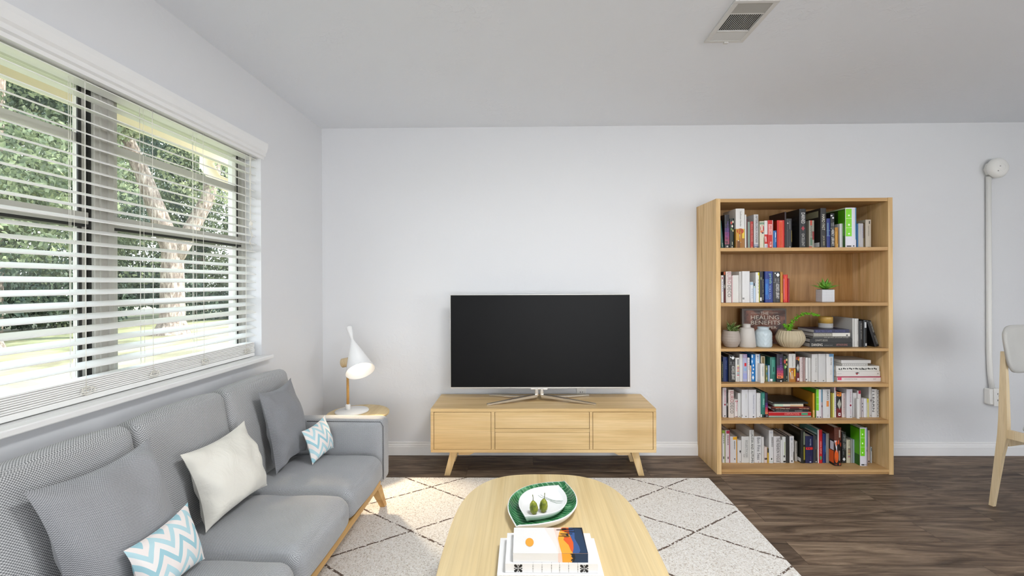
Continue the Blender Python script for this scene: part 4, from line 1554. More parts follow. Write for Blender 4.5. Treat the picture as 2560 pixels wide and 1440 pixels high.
def book(sh, px0, px1, ytop, h, label, yf=3.0, dep=.19, art=(), txt=(), lean=0.0, side=None, name='book', rough=.4):
    zb = SHZ[sh]
    xm = (px0 + px1) / 2
    x0 = atY(px0, 800, yf).x
    x1 = atY(px1, 800, yf).x
    x0 += .0003
    x1 -= .0003
    if not lean and not (dep < .05):
        # neighbours stand side by side: never start inside the book to the left
        x0 = max(x0, LASTX.get(sh, -9) + .0004)
        x1 = max(x1, x0 + .0035)
        LASTX[sh] = x1
    zt = atY(xm, ytop, yf).z
    hgt = zt - zb
    dep = min(dep, BB - .014 - yf)
    wid = x1 - x0
    T = thing(name, label, 'book', ((x0 + x1) / 2, yf, zb), GRP[sh])
    if lean:
        T.rotation_euler = (0, lean, 0)
    cm, sm = mat(h, rough), mat(side or h, rough)
    t_ = min(.0022, wid * .22)
    hw_ = wid / 2
    z0_ = .0006 + (abs(math.sin(lean)) * hw_ if lean else 0)
    zt_ = hgt
    mb = MB()
    # spine, slightly rounded
    ns = 4
    vs, fs = [], []
    rd = min(.003, wid * .14)
    for zz in (z0_, zt_):
        for i in range(ns + 1):
            u = -1 + 2 * i / ns
            vs.append((u * hw_, rd * u * u, zz))
        for i in range(ns + 1):
            u = 1 - 2 * i / ns
            vs.append((u * hw_, rd + t_, zz))
    k_ = 2 * (ns + 1)
    fs = [list(range(k_)), list(range(k_, 2 * k_))[::-1]] + [(i, (i + 1) % k_, k_ + (i + 1) % k_, k_ + i) for i in range(k_)]
    mb.add(vs, fs, cm)
    mb.box((-hw_, rd + t_, z0_), (-hw_ + t_, dep, zt_), sm)
    mb.box((hw_ - t_, rd + t_, z0_), (hw_, dep, zt_), sm)
    mb.build('cover', None, T, local=True)
    if wid > .006:
        MB().box((-hw_ + t_ + EPS, rd + t_ + EPS, z0_ + .003), (hw_ - t_ - EPS, dep - .004, zt_ - .004)).build('pages', M_PAGE, T, local=True)
    if art:
        mb = MB()
        lv = 0
        for e in [q for q in art if q[0] == 'L']:
            lv += 1
            u0, u1, v0, v1, hh = e[1:6]
            P_ = [(-hw_ - .0002 - .00012 * lv, dep - (dep - rd) * u, z0_ + (zt_ - z0_) * v) for u, v in ((u0, v0), (u1, v0), (u1, v1), (u0, v1))]
            MB().add(P_, [(0, 1, 2, 3)], mat(hh, rough)).build('side_panel_print', None, T, local=True, fix=False)
        for e in [q for q in art if q[0] != 'L']:
            lv += 1
            cov = False
            if cov:
                e = e[1:]
            u0, u1, v0, v1, hh = e[:5]
            sh_ = e[5] if len(e) > 5 else 'r'
            if sh_ == 'o':
                pts = [((u0 + u1) / 2 + (u1 - u0) / 2 * math.cos(2 * PI * i / 18), (v0 + v1) / 2 + (v1 - v0) / 2 * math.sin(2 * PI * i / 18)) for i in range(18)]
            elif sh_ == 't':
                pts = [(u0, v1), (u1, v1), (u1, v0)]
            elif sh_ == 'd':
                pts = [((u0 + u1) / 2, v0), (u1, (v0 + v1) / 2), ((u0 + u1) / 2, v1), (u0, (v0 + v1) / 2)]
            else:
                nn_ = 4
                pts = [(u0 + (u1 - u0) * i / nn_, v0) for i in range(nn_ + 1)] + [(u1 - (u1 - u0) * i / nn_, v1) for i in range(nn_ + 1)]
            if cov:
                P_ = [(-hw_ - .0002 - .00012 * lv, dep - (dep - rd) * u, z0_ + (zt_ - z0_) * v) for u, v in pts]
            else:
                P_ = [((2 * u - 1) * hw_, rd * (2 * u - 1) ** 2 - .0002 - .00012 * lv, z0_ + (zt_ - z0_) * v) for u, v in pts]
            mb.add(P_, [list(range(len(P_)))], mat(hh, rough))
        if mb.f:
            mb.build('cover_pattern', None, T, local=True, fix=False)
    if txt:
        mb = MB()
        for (s_, u0, u1, v0, v1, hh) in txt:
            ya = -.0014
            if s_.startswith('L:'):
                xx = -hw_ - .0014
                put_text(mb, s_[2:], (xx, dep - (dep - rd) * u0, z0_ + (zt_ - z0_) * v0), (0, -(dep - rd) * (u1 - u0), 0), (0, 0, (zt_ - z0_) * (v1 - v0)), mat(hh, .5))
            elif s_.startswith('H:'):
                put_text(mb, s_[2:], ((2 * u0 - 1) * hw_, ya, z0_ + (zt_ - z0_) * v0), (2 * hw_ * (u1 - u0), 0, 0), (0, 0, (zt_ - z0_) * (v1 - v0)), mat(hh, .5))
            elif s_.startswith('U:'):
                put_text(mb, s_[2:], ((2 * u1 - 1) * hw_, ya, z0_ + (zt_ - z0_) * v0), (0, 0, (zt_ - z0_) * (v1 - v0)), (-2 * hw_ * (u1 - u0), 0, 0), mat(hh, .5))
            else:
                put_text(mb, s_, ((2 * u0 - 1) * hw_, ya, z0_ + (zt_ - z0_) * v1), (0, 0, -(zt_ - z0_) * (v1 - v0)), (2 * hw_ * (u1 - u0), 0, 0), mat(hh, .5))
        mb.build('title', None, T, local=True, fix=False)
    return T


W, K, G_ = 'DEDCD8', '141416', '77756F'
DOT = (.35, .7, .03, .06, '55524E', 'o')


def marks(v0, v1, c=G_, u0=.4, u1=.6, n=5):
    out = []
    for i in range(n):
        a_ = v0 + (v1 - v0) * i / n
        out.append((u0, u1, a_, a_ + (v1 - v0) / n * .72, c))
    return out


def stripes(v0, v1, cols, u0=0.0, u1=1.0):
    n_ = len(cols)
    return [(u0, u1, v0 + (v1 - v0) * i / n_, v0 + (v1 - v0) * (i + 1) / n_, c) for i, c in enumerate(cols)]


# top shelf
B = book
s = 0
B(s, 1804.5, 1811.5, 551, '1F5148', 'dark teal book slumped against the bookcase side at the left end of the top shelf', lean=-.10, dep=.15, art=marks(.06, .2, 'C9C2B0'))
B(s, 1813, 1825, 536.5, '17141C', 'black book shading to purple and pink, second from the left on the top shelf', art=stripes(.12, .72, ['93495A', '8A3560', '7A2E6A', '4B2860', '2E2038']) + [(.3, .7, .03, .08, 'C8C0B8', 'o')], txt=[('THE CANDLE WISH', .45, .75, .3, .8, '6E58A0')], yf=2.99)
B(s, 1826.2, 1837, 546, '14221A', 'black book with small fruit dots, third from the left on the top shelf', art=[(.1, .5, .80, .9, 'B63A2A', 'o'), (.5, .9, .84, .93, 'DAD2B8', 'o'), (.3, .7, .70, .78, 'E8E2D0', 'o'), (.15, .5, .6, .68, '5C8A3A', 'o'), (.5, .85, .55, .63, 'CBBE90', 'o'), (.3, .6, .03, .07, 'C8C0A8', 'o'), (.4, .6, .12, .22, 'A8A890')])
B(s, 1840.8, 1863, 521.5, W, 'tall white book with an orange blossom over an amber lower half on the top shelf', yf=2.985, art=[(0, 1, 0, .49, 'A06818'), (.05, .35, .2, .49, 'CE9A22'), (.7, .98, .25, .49, 'E8C432'), (.45, .6, .15, .42, 'B97A22'), (.1, .9, .36, .5, 'B84416', 'o'), (.15, .45, .0, .18, '704614'), ('L', .85, 1, 0, .49, 'A07A2A')], txt=[('Sunflower Garden', .45, .62, .55, .93, '6C6A66')])
B(s, 1863.6, 1867, 536.5, 'E6E4DF', 'very thin white book right of the tall amber and white one, top shelf')
B(s, 1867.4, 1870, 547, '5A2A2C', 'very thin maroon book on the top shelf')
B(s, 1870.6, 1876.6, 554.5, '82968A', 'narrow grey-green book left of the thin red one on the top shelf')
B(s, 1877.2, 1884.4, 553.5, 'B42A24', 'thin red book with a pale title line beside the grey-green one on the top shelf', txt=[('BEING AND FEELING', .35, .65, .25, .9, 'E0B8A8')], art=[(.3, .7, .02, .07, 'D8A070', 'o')])
B(s, 1886.3, 1897.4, 536, 'C9C7C6', 'pale grey book lettered in dark capitals with a blue-grey foot on the top shelf', art=[(0, 1, 0, .06, '4A5570'), (0, 1, .06, .12, '8E94A8')], txt=[('AFTERLORDS SOONER', .3, .8, .16, .96, '55545C')], dep=.22)
B(s, 1900.8, 1912, 553, 'D9D3BC', 'cream book with a red and violet shape near the top on the top shelf', dep=.16, art=[(.1, .95, .58, .86, 'C43848', 'o'), (.1, .8, .57, .66, 'E0703A', 'o'), (.35, .9, .53, .6, '3A2A50', 'd'), (0, 1, .88, .96, '7E9A80'), (.85, .95, .05, .4, '6A8A50')])
B(s, 1912.5, 1920.6, 551.5, 'DDDAD6', 'white and red block-coloured book next to the cream one on the top shelf', art=[(0, 1, .16, .5, 'D01C10'), (.2, .8, .03, .12, 'B8B4D0')])
B(s, 1921, 1934, 550.5, 'C8160E', 'red book with a white title panel on the top shelf', art=[(.12, .78, .48, .86, 'F0B0AC'), (.86, 1, 0, 1, 'E8C8C4'), (.3, .7, .06, .1, 'F0C0B8')], txt=[('UPPER CASE', .22, .65, .5, .84, 'C8281E'), ('RED', .3, .66, .05, .23, 'F2D0CA')])
B(s, 1935, 1942.8, 576.5, '1C66AC', 'short blue book between two red ones on the top shelf', art=[(.5, .75, .6, .9, 'E4E8F0'), (.6, .8, .35, .55, 'AFC8E4')])
B(s, 1944, 1962.6, 550.5, 'CC1408', 'thick red book with a lighter orange middle band on the top shelf', art=[(.25, .75, .02, .95, 'E04A14'), (.3, .7, .955, .965, 'E8B0A0'), ('L', .4, 1, .3, .95, '8A2410')], side='7A1A10', txt=[('RED MOUNTAIN', .4, .6, .12, .88, 'C8380E')])
B(s, 1963.2, 1967.2, 529.5, '2A1416', 'tall thin maroon-black book behind the dark grey one on the top shelf', yf=3.0, dep=.19)
B(s, 1967.6, 1981, 546.5, '2B2B2F', 'dark grey book with a yellow triangle on the top shelf', art=[(.1, 1, .2, .6, 'E2C04C', 't'), (.15, .3, .82, .87, 'C8C8C8', 'o'), (.55, .62, .64, .92, '8A8A8C'), (.45, .75, .02, .06, '9A9A9A', 'o')])
B(s, 2000, 2016.5, 522, '18181A', 'very tall black book lettered DARNED in white on the top shelf', dep=.23, yf=2.985, txt=[('DARNED', .25, .8, .62, .9, 'E0DEDA'), ('EXCELLENT', .3, .72, .04, .36, 'BEBCB8'), ('L:THE LAST', .3, .9, .72, .78, '4A4A4C'), ('L:OF ALL', .4, .9, .6, .66, '44444A'), ('L:NIGHTS', .4, .9, .48, .54, '3C3C40')], art=[(.25, .8, .44, .56, 'A02838', 'd')])
B(s, 2024, 2037, 551, '9B9688', 'grey-green book with a red top band beside the tall black one, top shelf', art=[(.2, .55, .82, 1, 'B8381C'), (.6, 1, .3, .6, '8C3030'), (.2, .6, .1, .38, '5A7860'), (0, .5, 0, .06, 'A84030')], txt=[('KOLPING', .25, .55, .42, .8, '1A1A18')])
B(s, 2053, 2067.2, 520, '262322', 'very tall brown-black book lettered HARD FAST on the top shelf', dep=.22, yf=2.985, txt=[('HARD FAST', .2, .7, .44, .84, 'D6D2C0'), ('JACK REED', .25, .65, .05, .3, 'B0A888')], art=[('L', .0, .9, .78, .94, '8E8C72'), ('L', .55, .95, .03, .14, 'E8E8E8')])
B(s, 2068, 2077, 546, '1A2F7C', 'royal blue book on the top shelf', art=[(.1, .5, .4, .85, '5A7A9A'), (0, 1, .58, .6, '6A88B8'), (0, 1, .4, .42, '6A88B8')])
B(s, 2078, 2088, 533.5, '1C1C1E', 'black book lettered ABBEY LIBRARY on the top shelf', art=[(0, .95, .565, .58, 'A8A8A8'), (.0, .4, .92, .95, 'F0F0F0'), (.3, .9, .84, .9, 'F0F0F0', 'd'), (.1, .4, .62, .72, '5A5A5C'), (.5, .85, .62, .74, '77777A')], txt=[('ABBEY LIBRARY', .18, .85, .06, .54, 'E8E6E2')])
B(s, 2089, 2097, 568.5, 'B67D1E', 'short amber book on the top shelf', art=[(.1, .5, .2, .8, 'C99430'), (.5, .8, .02, .2, 'E0B858')])
B(s, 2101, 2108.5, 559, 'D8D8D8', 'short white book against the big lime green one on the top shelf')
B(s, 2115, 2142, 519, 'DEDDE6', 'big white book with lime green squares on its spine on the top shelf', dep=.23, yf=2.975, side='2B5A14', art=[(.02, .56, .28, .97, '7CD80E'), (0, .57, .725, .735, 'C8F0A0'), (0, .57, .49, .5, 'C8F0A0'), (.02, .05, .28, .97, 'B8F070'), (.2, .4, .78, .83, 'F0FFE0', 'd'), (.2, .4, .54, .6, 'F0FFE0', 'd'), (.2, .4, .32, .37, 'F0FFE0', 'd'), (.92, 1, .2, 1, '4A94BE'), (.1, .5, .02, .05, '1A1A1A'), (.65, .82, .02, .06, '1A1A1A', 'd'), ('L', 0, .7, .0, .97, '1C3E10'), ('L', .7, .98, .3, .95, '4C9A14'), ('L', .0, 1, .97, 1, 'C8D8B0')])
B(s, 2143, 2146.6, 559, '1D659E', 'very thin blue book right of the lime green squares on the top shelf')
B(s, 2147, 2151, 558.5, 'C4C2BC', 'very thin grey-white book on the top shelf')
B(s, 2151.5, 2160.4, 558.5, 'B9B6B8', 'grey-lilac book with a tiny blue title on the top shelf', txt=[('TESTAMENT OF THE SEA', .55, .8, .4, .92, '7A82B0')])
B(s, 2165.6, 2179.4, 549, 'BFB4A2', 'beige book with a brown panel at the right end of the top shelf', dep=.17, txt=[('GIOVANNI', .35, .6, .42, .78, '6E6656')], art=[(.55, .75, .85, .95, '3A342C'), (.3, .8, .01, .03, '2A2622'), ('L', .6, .95, .35, .9, '7A5A2A'), ('L', .6, .95, .05, .35, 'B09A58')])

# second shelf
s = 1
B(s, 1803.6, 1809.4, 688.5, 'E0DEDA', 'thin white book with a small red mark at the left end of the second shelf', art=[(.3, .7, .86, .94, 'A02438')] + marks(.4, .8, '9A98B8', .4, .65))
B(s, 1809.8, 1814, 679.5, '281014', 'thin black and dark red book with an orange top on the second shelf', art=[(0, 1, .9, 1, 'B85018'), (0, 1, .0, .42, '5A1016'), (.1, .9, .44, .6, 'A8A8A0', 'd')])
B(s, 1814.6, 1829.3, 678.7, 'D8CFC8', 'cream book lettered EURODECO in thin capitals on the second shelf', txt=[('EURO', .25, .88, .6, .97, 'B0727A'), ('DECO', .25, .88, .18, .56, '6C6A66')], yf=2.99)
B(s, 1830, 1832.4, 689, 'D8B4B4', 'very thin pink book on the second shelf')
B(s, 1832.8, 1848, 688, 'DAD8D2', 'thick off-white book right of the thin pink one on the second shelf', art=[('L', .6, 1, 0, 1, 'C8A8A8')])
B(s, 1848.6, 1854, 679.3, 'D4D2CE', 'narrow tall white book on the second shelf')
B(s, 1854.6, 1875.2, 678, 'DAD9D8', 'thickest plain white book with a small grey square on the second shelf', art=[(.0, .25, .1, .16, '8A8A88')], yf=2.985)
B(s, 1876, 1884.2, 704.8, 'DCE0E4', 'short white book with a pale blue top on the second shelf', art=[(.0, .9, .86, .98, '9CC4DC')] + marks(.2, .7, '8AA0B8', .5, .65))
B(s, 1884.8, 1889.8, 708, 'B9CDE0', 'short pale blue book with a green dot on the second shelf', art=[(0, 1, .76, .86, 'A8C050', 'o'), (0, .6, .86, 1, '2A2A2A')])
B(s, 1890.4, 1899.6, 680.7, 'E4E3E0', 'white book with a yellow edge and yellow corner on the second shelf', art=[(.8, 1, 0, 1, 'E6E23A'), (.55, .95, .9, .99, 'E8D81C')] + marks(.3, .8, '8A8894', .55, .7))
B(s, 1900.4, 1911, 678.3, '191917', 'black book with a white foot label and small title on the second shelf', art=[(.0, .38, .05, .16, 'E0E0E0'), (.1, .45, .72, .82, '6A7050', 'o')], txt=[('FORGOTTEN YEARS', .6, .82, .08, .74, 'D8D4C8')])
B(s, 1911.6, 1933, 678.2, '16307E', 'thick blue book lettered prieb in green on the second shelf', yf=2.985, art=[(.0, .45, .1, .75, '1C5AA8'), (.0, .3, .25, .6, '2070BC')], txt=[('prieb', .4, .85, .6, .92, '8CC0A8'), ('YOKA YZZA', .42, .72, .1, .55, '8AA8D8')])
B(s, 1933.8, 1951, 678.7, '2A2A2C', 'black book lettered ADDRESS LIBRARY under a white squiggle on the second shelf', art=[(.05, .95, .635, .645, 'A0A0A0'), (.2, .35, .92, .96, 'F0F0F0', 'o'), (.4, .95, .82, .96, 'F4F4F4', 'd'), (.2, .45, .67, .78, '6E6E70'), (.6, .85, .67, .78, '6E6E70')], txt=[('ADDRESS LIBRARY', .35, .85, .12, .61, 'E8E6E2')])
B(s, 1951.8, 1958, 680, 'B97C1C', 'narrow amber book on the second shelf', art=[(.4, .8, 0, .3, 'E0B050')])
B(s, 1959.4, 1970.4, 686.5, 'CC180C', 'bright red book with an orange middle at the right end of the second shelf row', art=[(.3, .7, .05, .94, 'DF4212'), (.05, .12, .1, .85, 'E0A0B0')])
B(s, 1970.8, 1974.4, 696, '9A1828', 'very thin crimson book ending the row on the second shelf')

# square pot with succulent
pz = SHZ[1]
m, t, b = newmat('white_grid_tile')
v = coords(t, 'UV')
sx_ = t.nodes.new('ShaderNodeSeparateXYZ')
link(t, v, sx_.inputs[0])
g = None
for ax in ('X', 'Y'):
    f_ = math_node(t, 'LESS_THAN', math_node(t, 'FRACT', math_node(t, 'MULTIPLY', sx_.outputs[ax], 130.0)), .16)
    g = f_ if g is None else math_node(t, 'MAXIMUM', g, f_)
link(t, mixc(t, g, 'DDDDE0', '9C9CA4'), b.inputs['Base Color'])
b.inputs['Roughness'].default_value = .4
M_GRID = m
px0, px1 = atY(2056, 740, 3.01).x, atY(2087.6, 740, 3.01).x
zt_ = atY(2068, 724, 3.01).z
pcx = (px0 + px1) / 2
pot = thing('potted_succulent', 'green pointed succulent in a square white grid-tiled pot on the second shelf', 'potted plant', (pcx, 3.06, pz))
hw_ = (px1 - px0) / 2 * .8
mb = MB()
mb.box((px0, 3.012, pz + .0005), (px1, 3.012 + 2 * hw_, zt_), bev=.003)
mb.build('pot', M_GRID, pot, boxuv=True)
MB().box((px0 + .006, 3.018, zt_ + .0002), (px1 - .006, 3.006 + 2 * hw_, zt_ + .003)).build('soil', mat('3A2C20', .9), pot)
m, t, b = newmat('succulent_leaf')
n1 = noise_tex(t, coords(t, 'Object'), 30, 2, .5)
link(t, ramp(t, n1, [(.35, '4C8A28'), (.55, '76B43A'), (.7, 'A4D45C')]), b.inputs['Base Color'])
b.inputs['Roughness'].default_value = .4
M_SUCC = m


def leaf(mb, base, az, elev, L, wd, curl=.4, th=.18, n=8, material=None):
    vs, fs = [], []
    d = Vector((math.cos(az), math.sin(az), 0))
    sd = Vector((-d.y, d.x, 0))
    p = Vector(base)
    e_ = elev
    for i in range(n + 1):
        f = i / n
        w_ = wd * (math.sin(PI * min(1, f * .9 + .14)) ** .8) * (1 - f ** 3)
        dr = d * math.cos(e_) + Vector((0, 0, 1)) * math.sin(e_)
        up = -d * math.sin(e_) + Vector((0, 0, 1)) * math.cos(e_)
        vs += [p - sd * w_, p - up * w_ * th * 2, p + sd * w_, p + up * w_ * th * .4]
        p = p + dr * (L / n)
        e_ -= curl / n
    for i in range(n):
        for q in range(4):
            r_ = (q + 1) % 4
            fs.append((i * 4 + q, i * 4 + r_, i * 4 + 4 + r_, i * 4 + 4 + q))
    fs += [(3, 2, 1, 0), tuple(n * 4 + q for q in range(4))]
    mb.add(vs, fs, material, None, True)


ppc = Vector((pcx, 3.012 + hw_, zt_ + .002))
mb = MB()
for i in range(7):
    leaf(mb, ppc, i * 2 * PI / 7 + .1, .42, .105, .0155, .25)
for i in range(6):
    leaf(mb, ppc, i * 2 * PI / 6 + .6, .85, .085, .0145, .2)
for i in range(4):
    leaf(mb, ppc, i * 2 * PI / 4 + .3, 1.3, .084, .0155, .1)
mb.build('leaves', M_SUCC, pot)

# third shelf: pots, vases, stack, upright books
z3 = SHZ[2]


def pxz(y, py, px=1900):
    return atY(px, py, y).z


# round textured pot with spiky plant
yy = 3.02
cxp = atY(1827, 845, yy).x
top = pxz(yy, 826)
T = thing('potted_plant', 'spiky green plant in a round taupe diamond-textured pot on the third shelf', 'potted plant', (cxp, yy, z3))
Hh = top - z3
rmax = min(.061, cxp - IX0 - .001)
m, t, b = newmat('taupe_ceramic')
b.inputs['Base Color'].default_value = hexc('A89C92')
b.inputs['Roughness'].default_value = .7
M_TAUPE = m
mb = MB()
prof = [(0, .0005), (.034, .0005), (.042, .004)] + [(.042 + (rmax - .042) * math.sin(min(1, i / 11) * PI / 2) if i < 12 else rmax - (rmax - .050) * ((i - 11) / 13) ** 1.6, .004 + (Hh - .004) * i / 24) for i in range(1, 25)]
mb.lathe([(min(r_, rmax), z) for r_, z in prof] + [(.043, Hh), (.040, Hh - .012), (0, Hh - .012)], 72, M=Matrix.Translation((cxp, yy, z3)), fn=lambda r_, z, a_: r_ - (.0022 * (.5 + .5 * math.sin(a_ * 12 + z * 180) * math.sin(a_ * 12 - z * 180)) if .006 < z < Hh - .004 and r_ > .045 else 0))
mb.build('pot', M_TAUPE, T)
m, t, b = newmat('spiky_leaf')
n1 = noise_tex(t, coords(t, 'Object'), 60, 2, .5)
link(t, ramp(t, n1, [(.35, '2F4A22'), (.52, '6E8A40'), (.68, 'C3CE94')]), b.inputs['Base Color'])
b.inputs['Roughness'].default_value = .45
mb = MB()
rr = random.Random(8)
lp = Vector((cxp, yy, z3 + Hh - .008))
for i in range(80):
    az = rr.uniform(0, 2 * PI)
    el = rr.uniform(.15, 1.4)
    if math.cos(az) < -.2 and el < 1.0:
        el = rr.uniform(1.0, 1.4)
    leaf(mb, lp + Vector((rr.uniform(-.012, .012), rr.uniform(-.012, .012), 0)), az, el, rr.uniform(.060, .100) * (1 if math.cos(az) > -.2 else .6), .0050, rr.uniform(.2, .9), .4, 6)
mb.build('leaves', m, T)

# bottle vase
yy = 3.03
x0, x1 = atY(1846, 860, yy).x, atY(1888, 860, yy).x
cxv = (x0 + x1) / 2 + .0005
rv = (x1 - x0) / 2
T = thing('bottle_vase', 'matt grey-white bottle-shaped vase on the third shelf', 'vase', (cxv, yy, z3))
zt1, zt2 = pxz(yy, 819.5) - z3, pxz(yy, 809.5) - z3
mb = MB()
mb.lathe([(0, .0005), (rv - .003, .0005), (rv, .003), (rv * .80, zt1 - .008), (rv * .74, zt1 - .001), (rv * .42, zt1 + .004), (rv * .40, zt1 + .006), (rv * .41, zt2 - .001), (rv * .38, zt2), (rv * .32, zt2 - .002), (rv * .30, zt1), (0, zt1)], 44, M=Matrix.Translation((cxv, yy, z3)))
tag(mb.build('body', wall_mat('chalky_ceramic', 'C9C3BC', .5, 6), T), None)

# jar
yy = 3.03
x0, x1 = atY(1888.6, 860, yy).x, atY(1927.5, 860, yy).x
cxj, rj = (x0 + x1) / 2, (x1 - x0) / 2
T = thing('ceramic_jar', 'pale blue ribbed-lattice ceramic jar beside the bottle vase on the third shelf', 'jar', (cxj, yy, z3))
zr, zn = pxz(yy, 817) - z3, pxz(yy, 823) - z3
mb = MB()
mb.lathe([(0, .0005), (rj * .93, .0005), (rj * .99, .004), (rj, .01)] + [(rj, .01 + (zn * .78 - .01) * i / 14) for i in range(1, 15)] + [(rj * .97, zn * .86), (rj * .82, zn * .96), (rj * .66, zn), (rj * .64, zn + .003), (rj * .70, zr - .003), (rj * .69, zr), (rj * .6, zr - .002), (rj * .55, zn), (0, zn - .01)], 84, M=Matrix.Translation((cxj, yy, z3)), fn=lambda r_, z, a_: r_ + (.0013 * abs(math.sin(a_ * 7 + z * 105)) ** 8 + .0013 * abs(math.sin(a_ * 7 - z * 105)) ** 8 if .008 < z < zn * .85 else 0))
mb.build('body', mat('BCC9CE', .25, name='pale_blue_glaze'), T)

# framed-looking book with big title, standing face out against the back
yy = 3.17
x0, x1 = atY(1855, 820, yy).x, atY(1966, 820, yy).x
zt_ = pxz(yy, 771.5, 1910)
T = thing('display_book', 'brown book titled THE HEALING BENEFITS standing face out at the back of the third shelf', 'book', ((x0 + x1) / 2, yy, z3))
mb = MB()
mb.box((x0, yy, z3 + .0005), (x1, yy + .0025, zt_)).box((x0, yy + .0225, z3 + .0005), (x1, yy + .025, zt_)).box((x0, yy + .0025, z3 + .0005), (x0 + .0025, yy + .0225, zt_))
mb.build('cover', mat('6E645C', .5), T)
MB().box((x0 + .003, yy + .003, z3 + .003), (x1 - .004, yy + .022, zt_ - .004)).build('pages', M_PAGE, T)
Wd, Hd = x1 - x0, zt_ - z3
m, t, b = newmat('brown_cover_photo')
v = coords(t, 'Object')
n1 = noise_tex(t, v, 16, 2, .5, 1.0)
link(t, ramp(t, n1, [(.3, '2A1A16'), (.45, '5C382C'), (.6, '8A5540'), (.75, 'A06A52')]), b.inputs['Base Color'])
b.inputs['Roughness'].default_value = .35
MB().box((x0 + .05 * Wd, yy - .0006, z3 + .004), (x1 - .03 * Wd, yy - .0001, zt_ - .05 * Hd)).build('cover_picture', m, T)
mb = MB()
LT = mat('E6DCCB', .5)
for s_, u0, u1, p0, p1 in (('THE', .42, .60, 786.5, 779.5), ('HEALING', .20, .83, 798.5, 788.5), ('BENEFITS', .20, .86, 811.5, 801.5), ('PER', .60, .78, 822, 815.5)):
    za, zb_ = pxz(yy, p0, 1910), pxz(yy, p1, 1910)
    put_text(mb, s_, (x0 + u0 * Wd, yy - .001, za), (Wd * (u1 - u0), 0, 0), (0, 0, zb_ - za), LT)
zl = pxz(yy, 782.5, 1910)
for u0, u1 in ((.20, .40), (.62, .81)):
    mb.box((x0 + u0 * Wd, yy - .0012, zl), (x0 + u1 * Wd, yy - .0008, zl + .0016), LT)
mb.build('title', None, T)

# ribbed bowl with trailing plant
yy = 3.02
x0, x1 = atY(1942.5, 845, yy).x, atY(2008.5, 845, yy).x
cxb, rb = (x0 + x1) / 2, (x1 - x0) / 2
zt_ = pxz(yy, 825, 1975) - z3
T = thing('potted_plant', 'bright green trailing plant in a squat beige ribbed bowl on the third shelf', 'potted plant', (cxb, yy, z3))
mb = MB()
prof = [(0, .0005), (rb * .62, .0005)]
for i in range(1, 21):
    f = i / 20
    prof.append((rb * (.62 + .38 * math.sin(min(1.0, f / .55) * PI / 2)) if f < .55 else rb * (1 - .24 * ((f - .55) / .45) ** 1.7), .0005 + zt_ * f))
prof += [(rb * .70, zt_), (rb * .66, zt_ - .008), (0, zt_ - .008)]
mb.lathe(prof, 140, M=Matrix.Translation((cxb, yy, z3)), fn=lambda r_, z, a_: r_ * (1 - .05 * (.5 + .5 * math.cos(a_ * 28)) ** 2) if r_ > rb * .55 and z > .001 and z < zt_ else r_)
mb.build('pot', wall_mat('beige_woven_ceramic', 'BCAE92', 1.0, 14), T)
MB().lathe([(0, 0), (rb * .64, 0)], 40, M=Matrix.Translation((cxb, yy, z3 + zt_ - .0075)), caps=False).build('soil', mat('2A2019', .95), T)
stems = MB()
lv_ = MB()
rr = random.Random(5)
for q in range(9):
    az = rr.uniform(-.6, .6)
    if q < 3:
        pts = [Vector((cxb - .012 + .006 * q, yy + .01 * (q - 1), z3 + zt_ - .006)), Vector((cxb + .006, yy, z3 + zt_ + .045)), Vector((cxb + .05, yy - .004 * q, z3 + zt_ + .088)), Vector((cxb + .105, yy - .006, z3 + zt_ + .112 + .003 * q)), Vector((cxb + .155, yy - .01, z3 + zt_ + .108)), Vector((cxb + .185, yy - .01, z3 + zt_ + .094 + .002 * q))]
    else:
        a_ = rr.uniform(0, 2 * PI)
        pts = [Vector((cxb - .01, yy, z3 + zt_ - .006)), Vector((cxb - .01 + .018 * math.cos(a_), yy + .015 * math.sin(a_), z3 + zt_ + .022)), Vector((cxb - .006 + .03 * math.cos(a_), yy + .028 * math.sin(a_), z3 + zt_ + rr.uniform(.03, .05)))]
    stems.tube(pts, .0009, 5)
    for i in range(len(pts) - 1):
        for k_ in range(9):
            p_ = pts[i].lerp(pts[i + 1], k_ / 9) + Vector((rr.uniform(-.004, .004), rr.uniform(-.004, .004), rr.uniform(-.005, .005)))
            leaf(lv_, p_, rr.uniform(0, 2 * PI), rr.uniform(-.4, 1.0), rr.uniform(.015, .024), rr.uniform(.005, .0075), .5, .3, 4)
stems.build('stem', mat('4C7A20', .6), T)
lv_.build('leaves', mat('78BC26', .45, name='lime_leaf'), T)

# horizontal stack on the third shelf


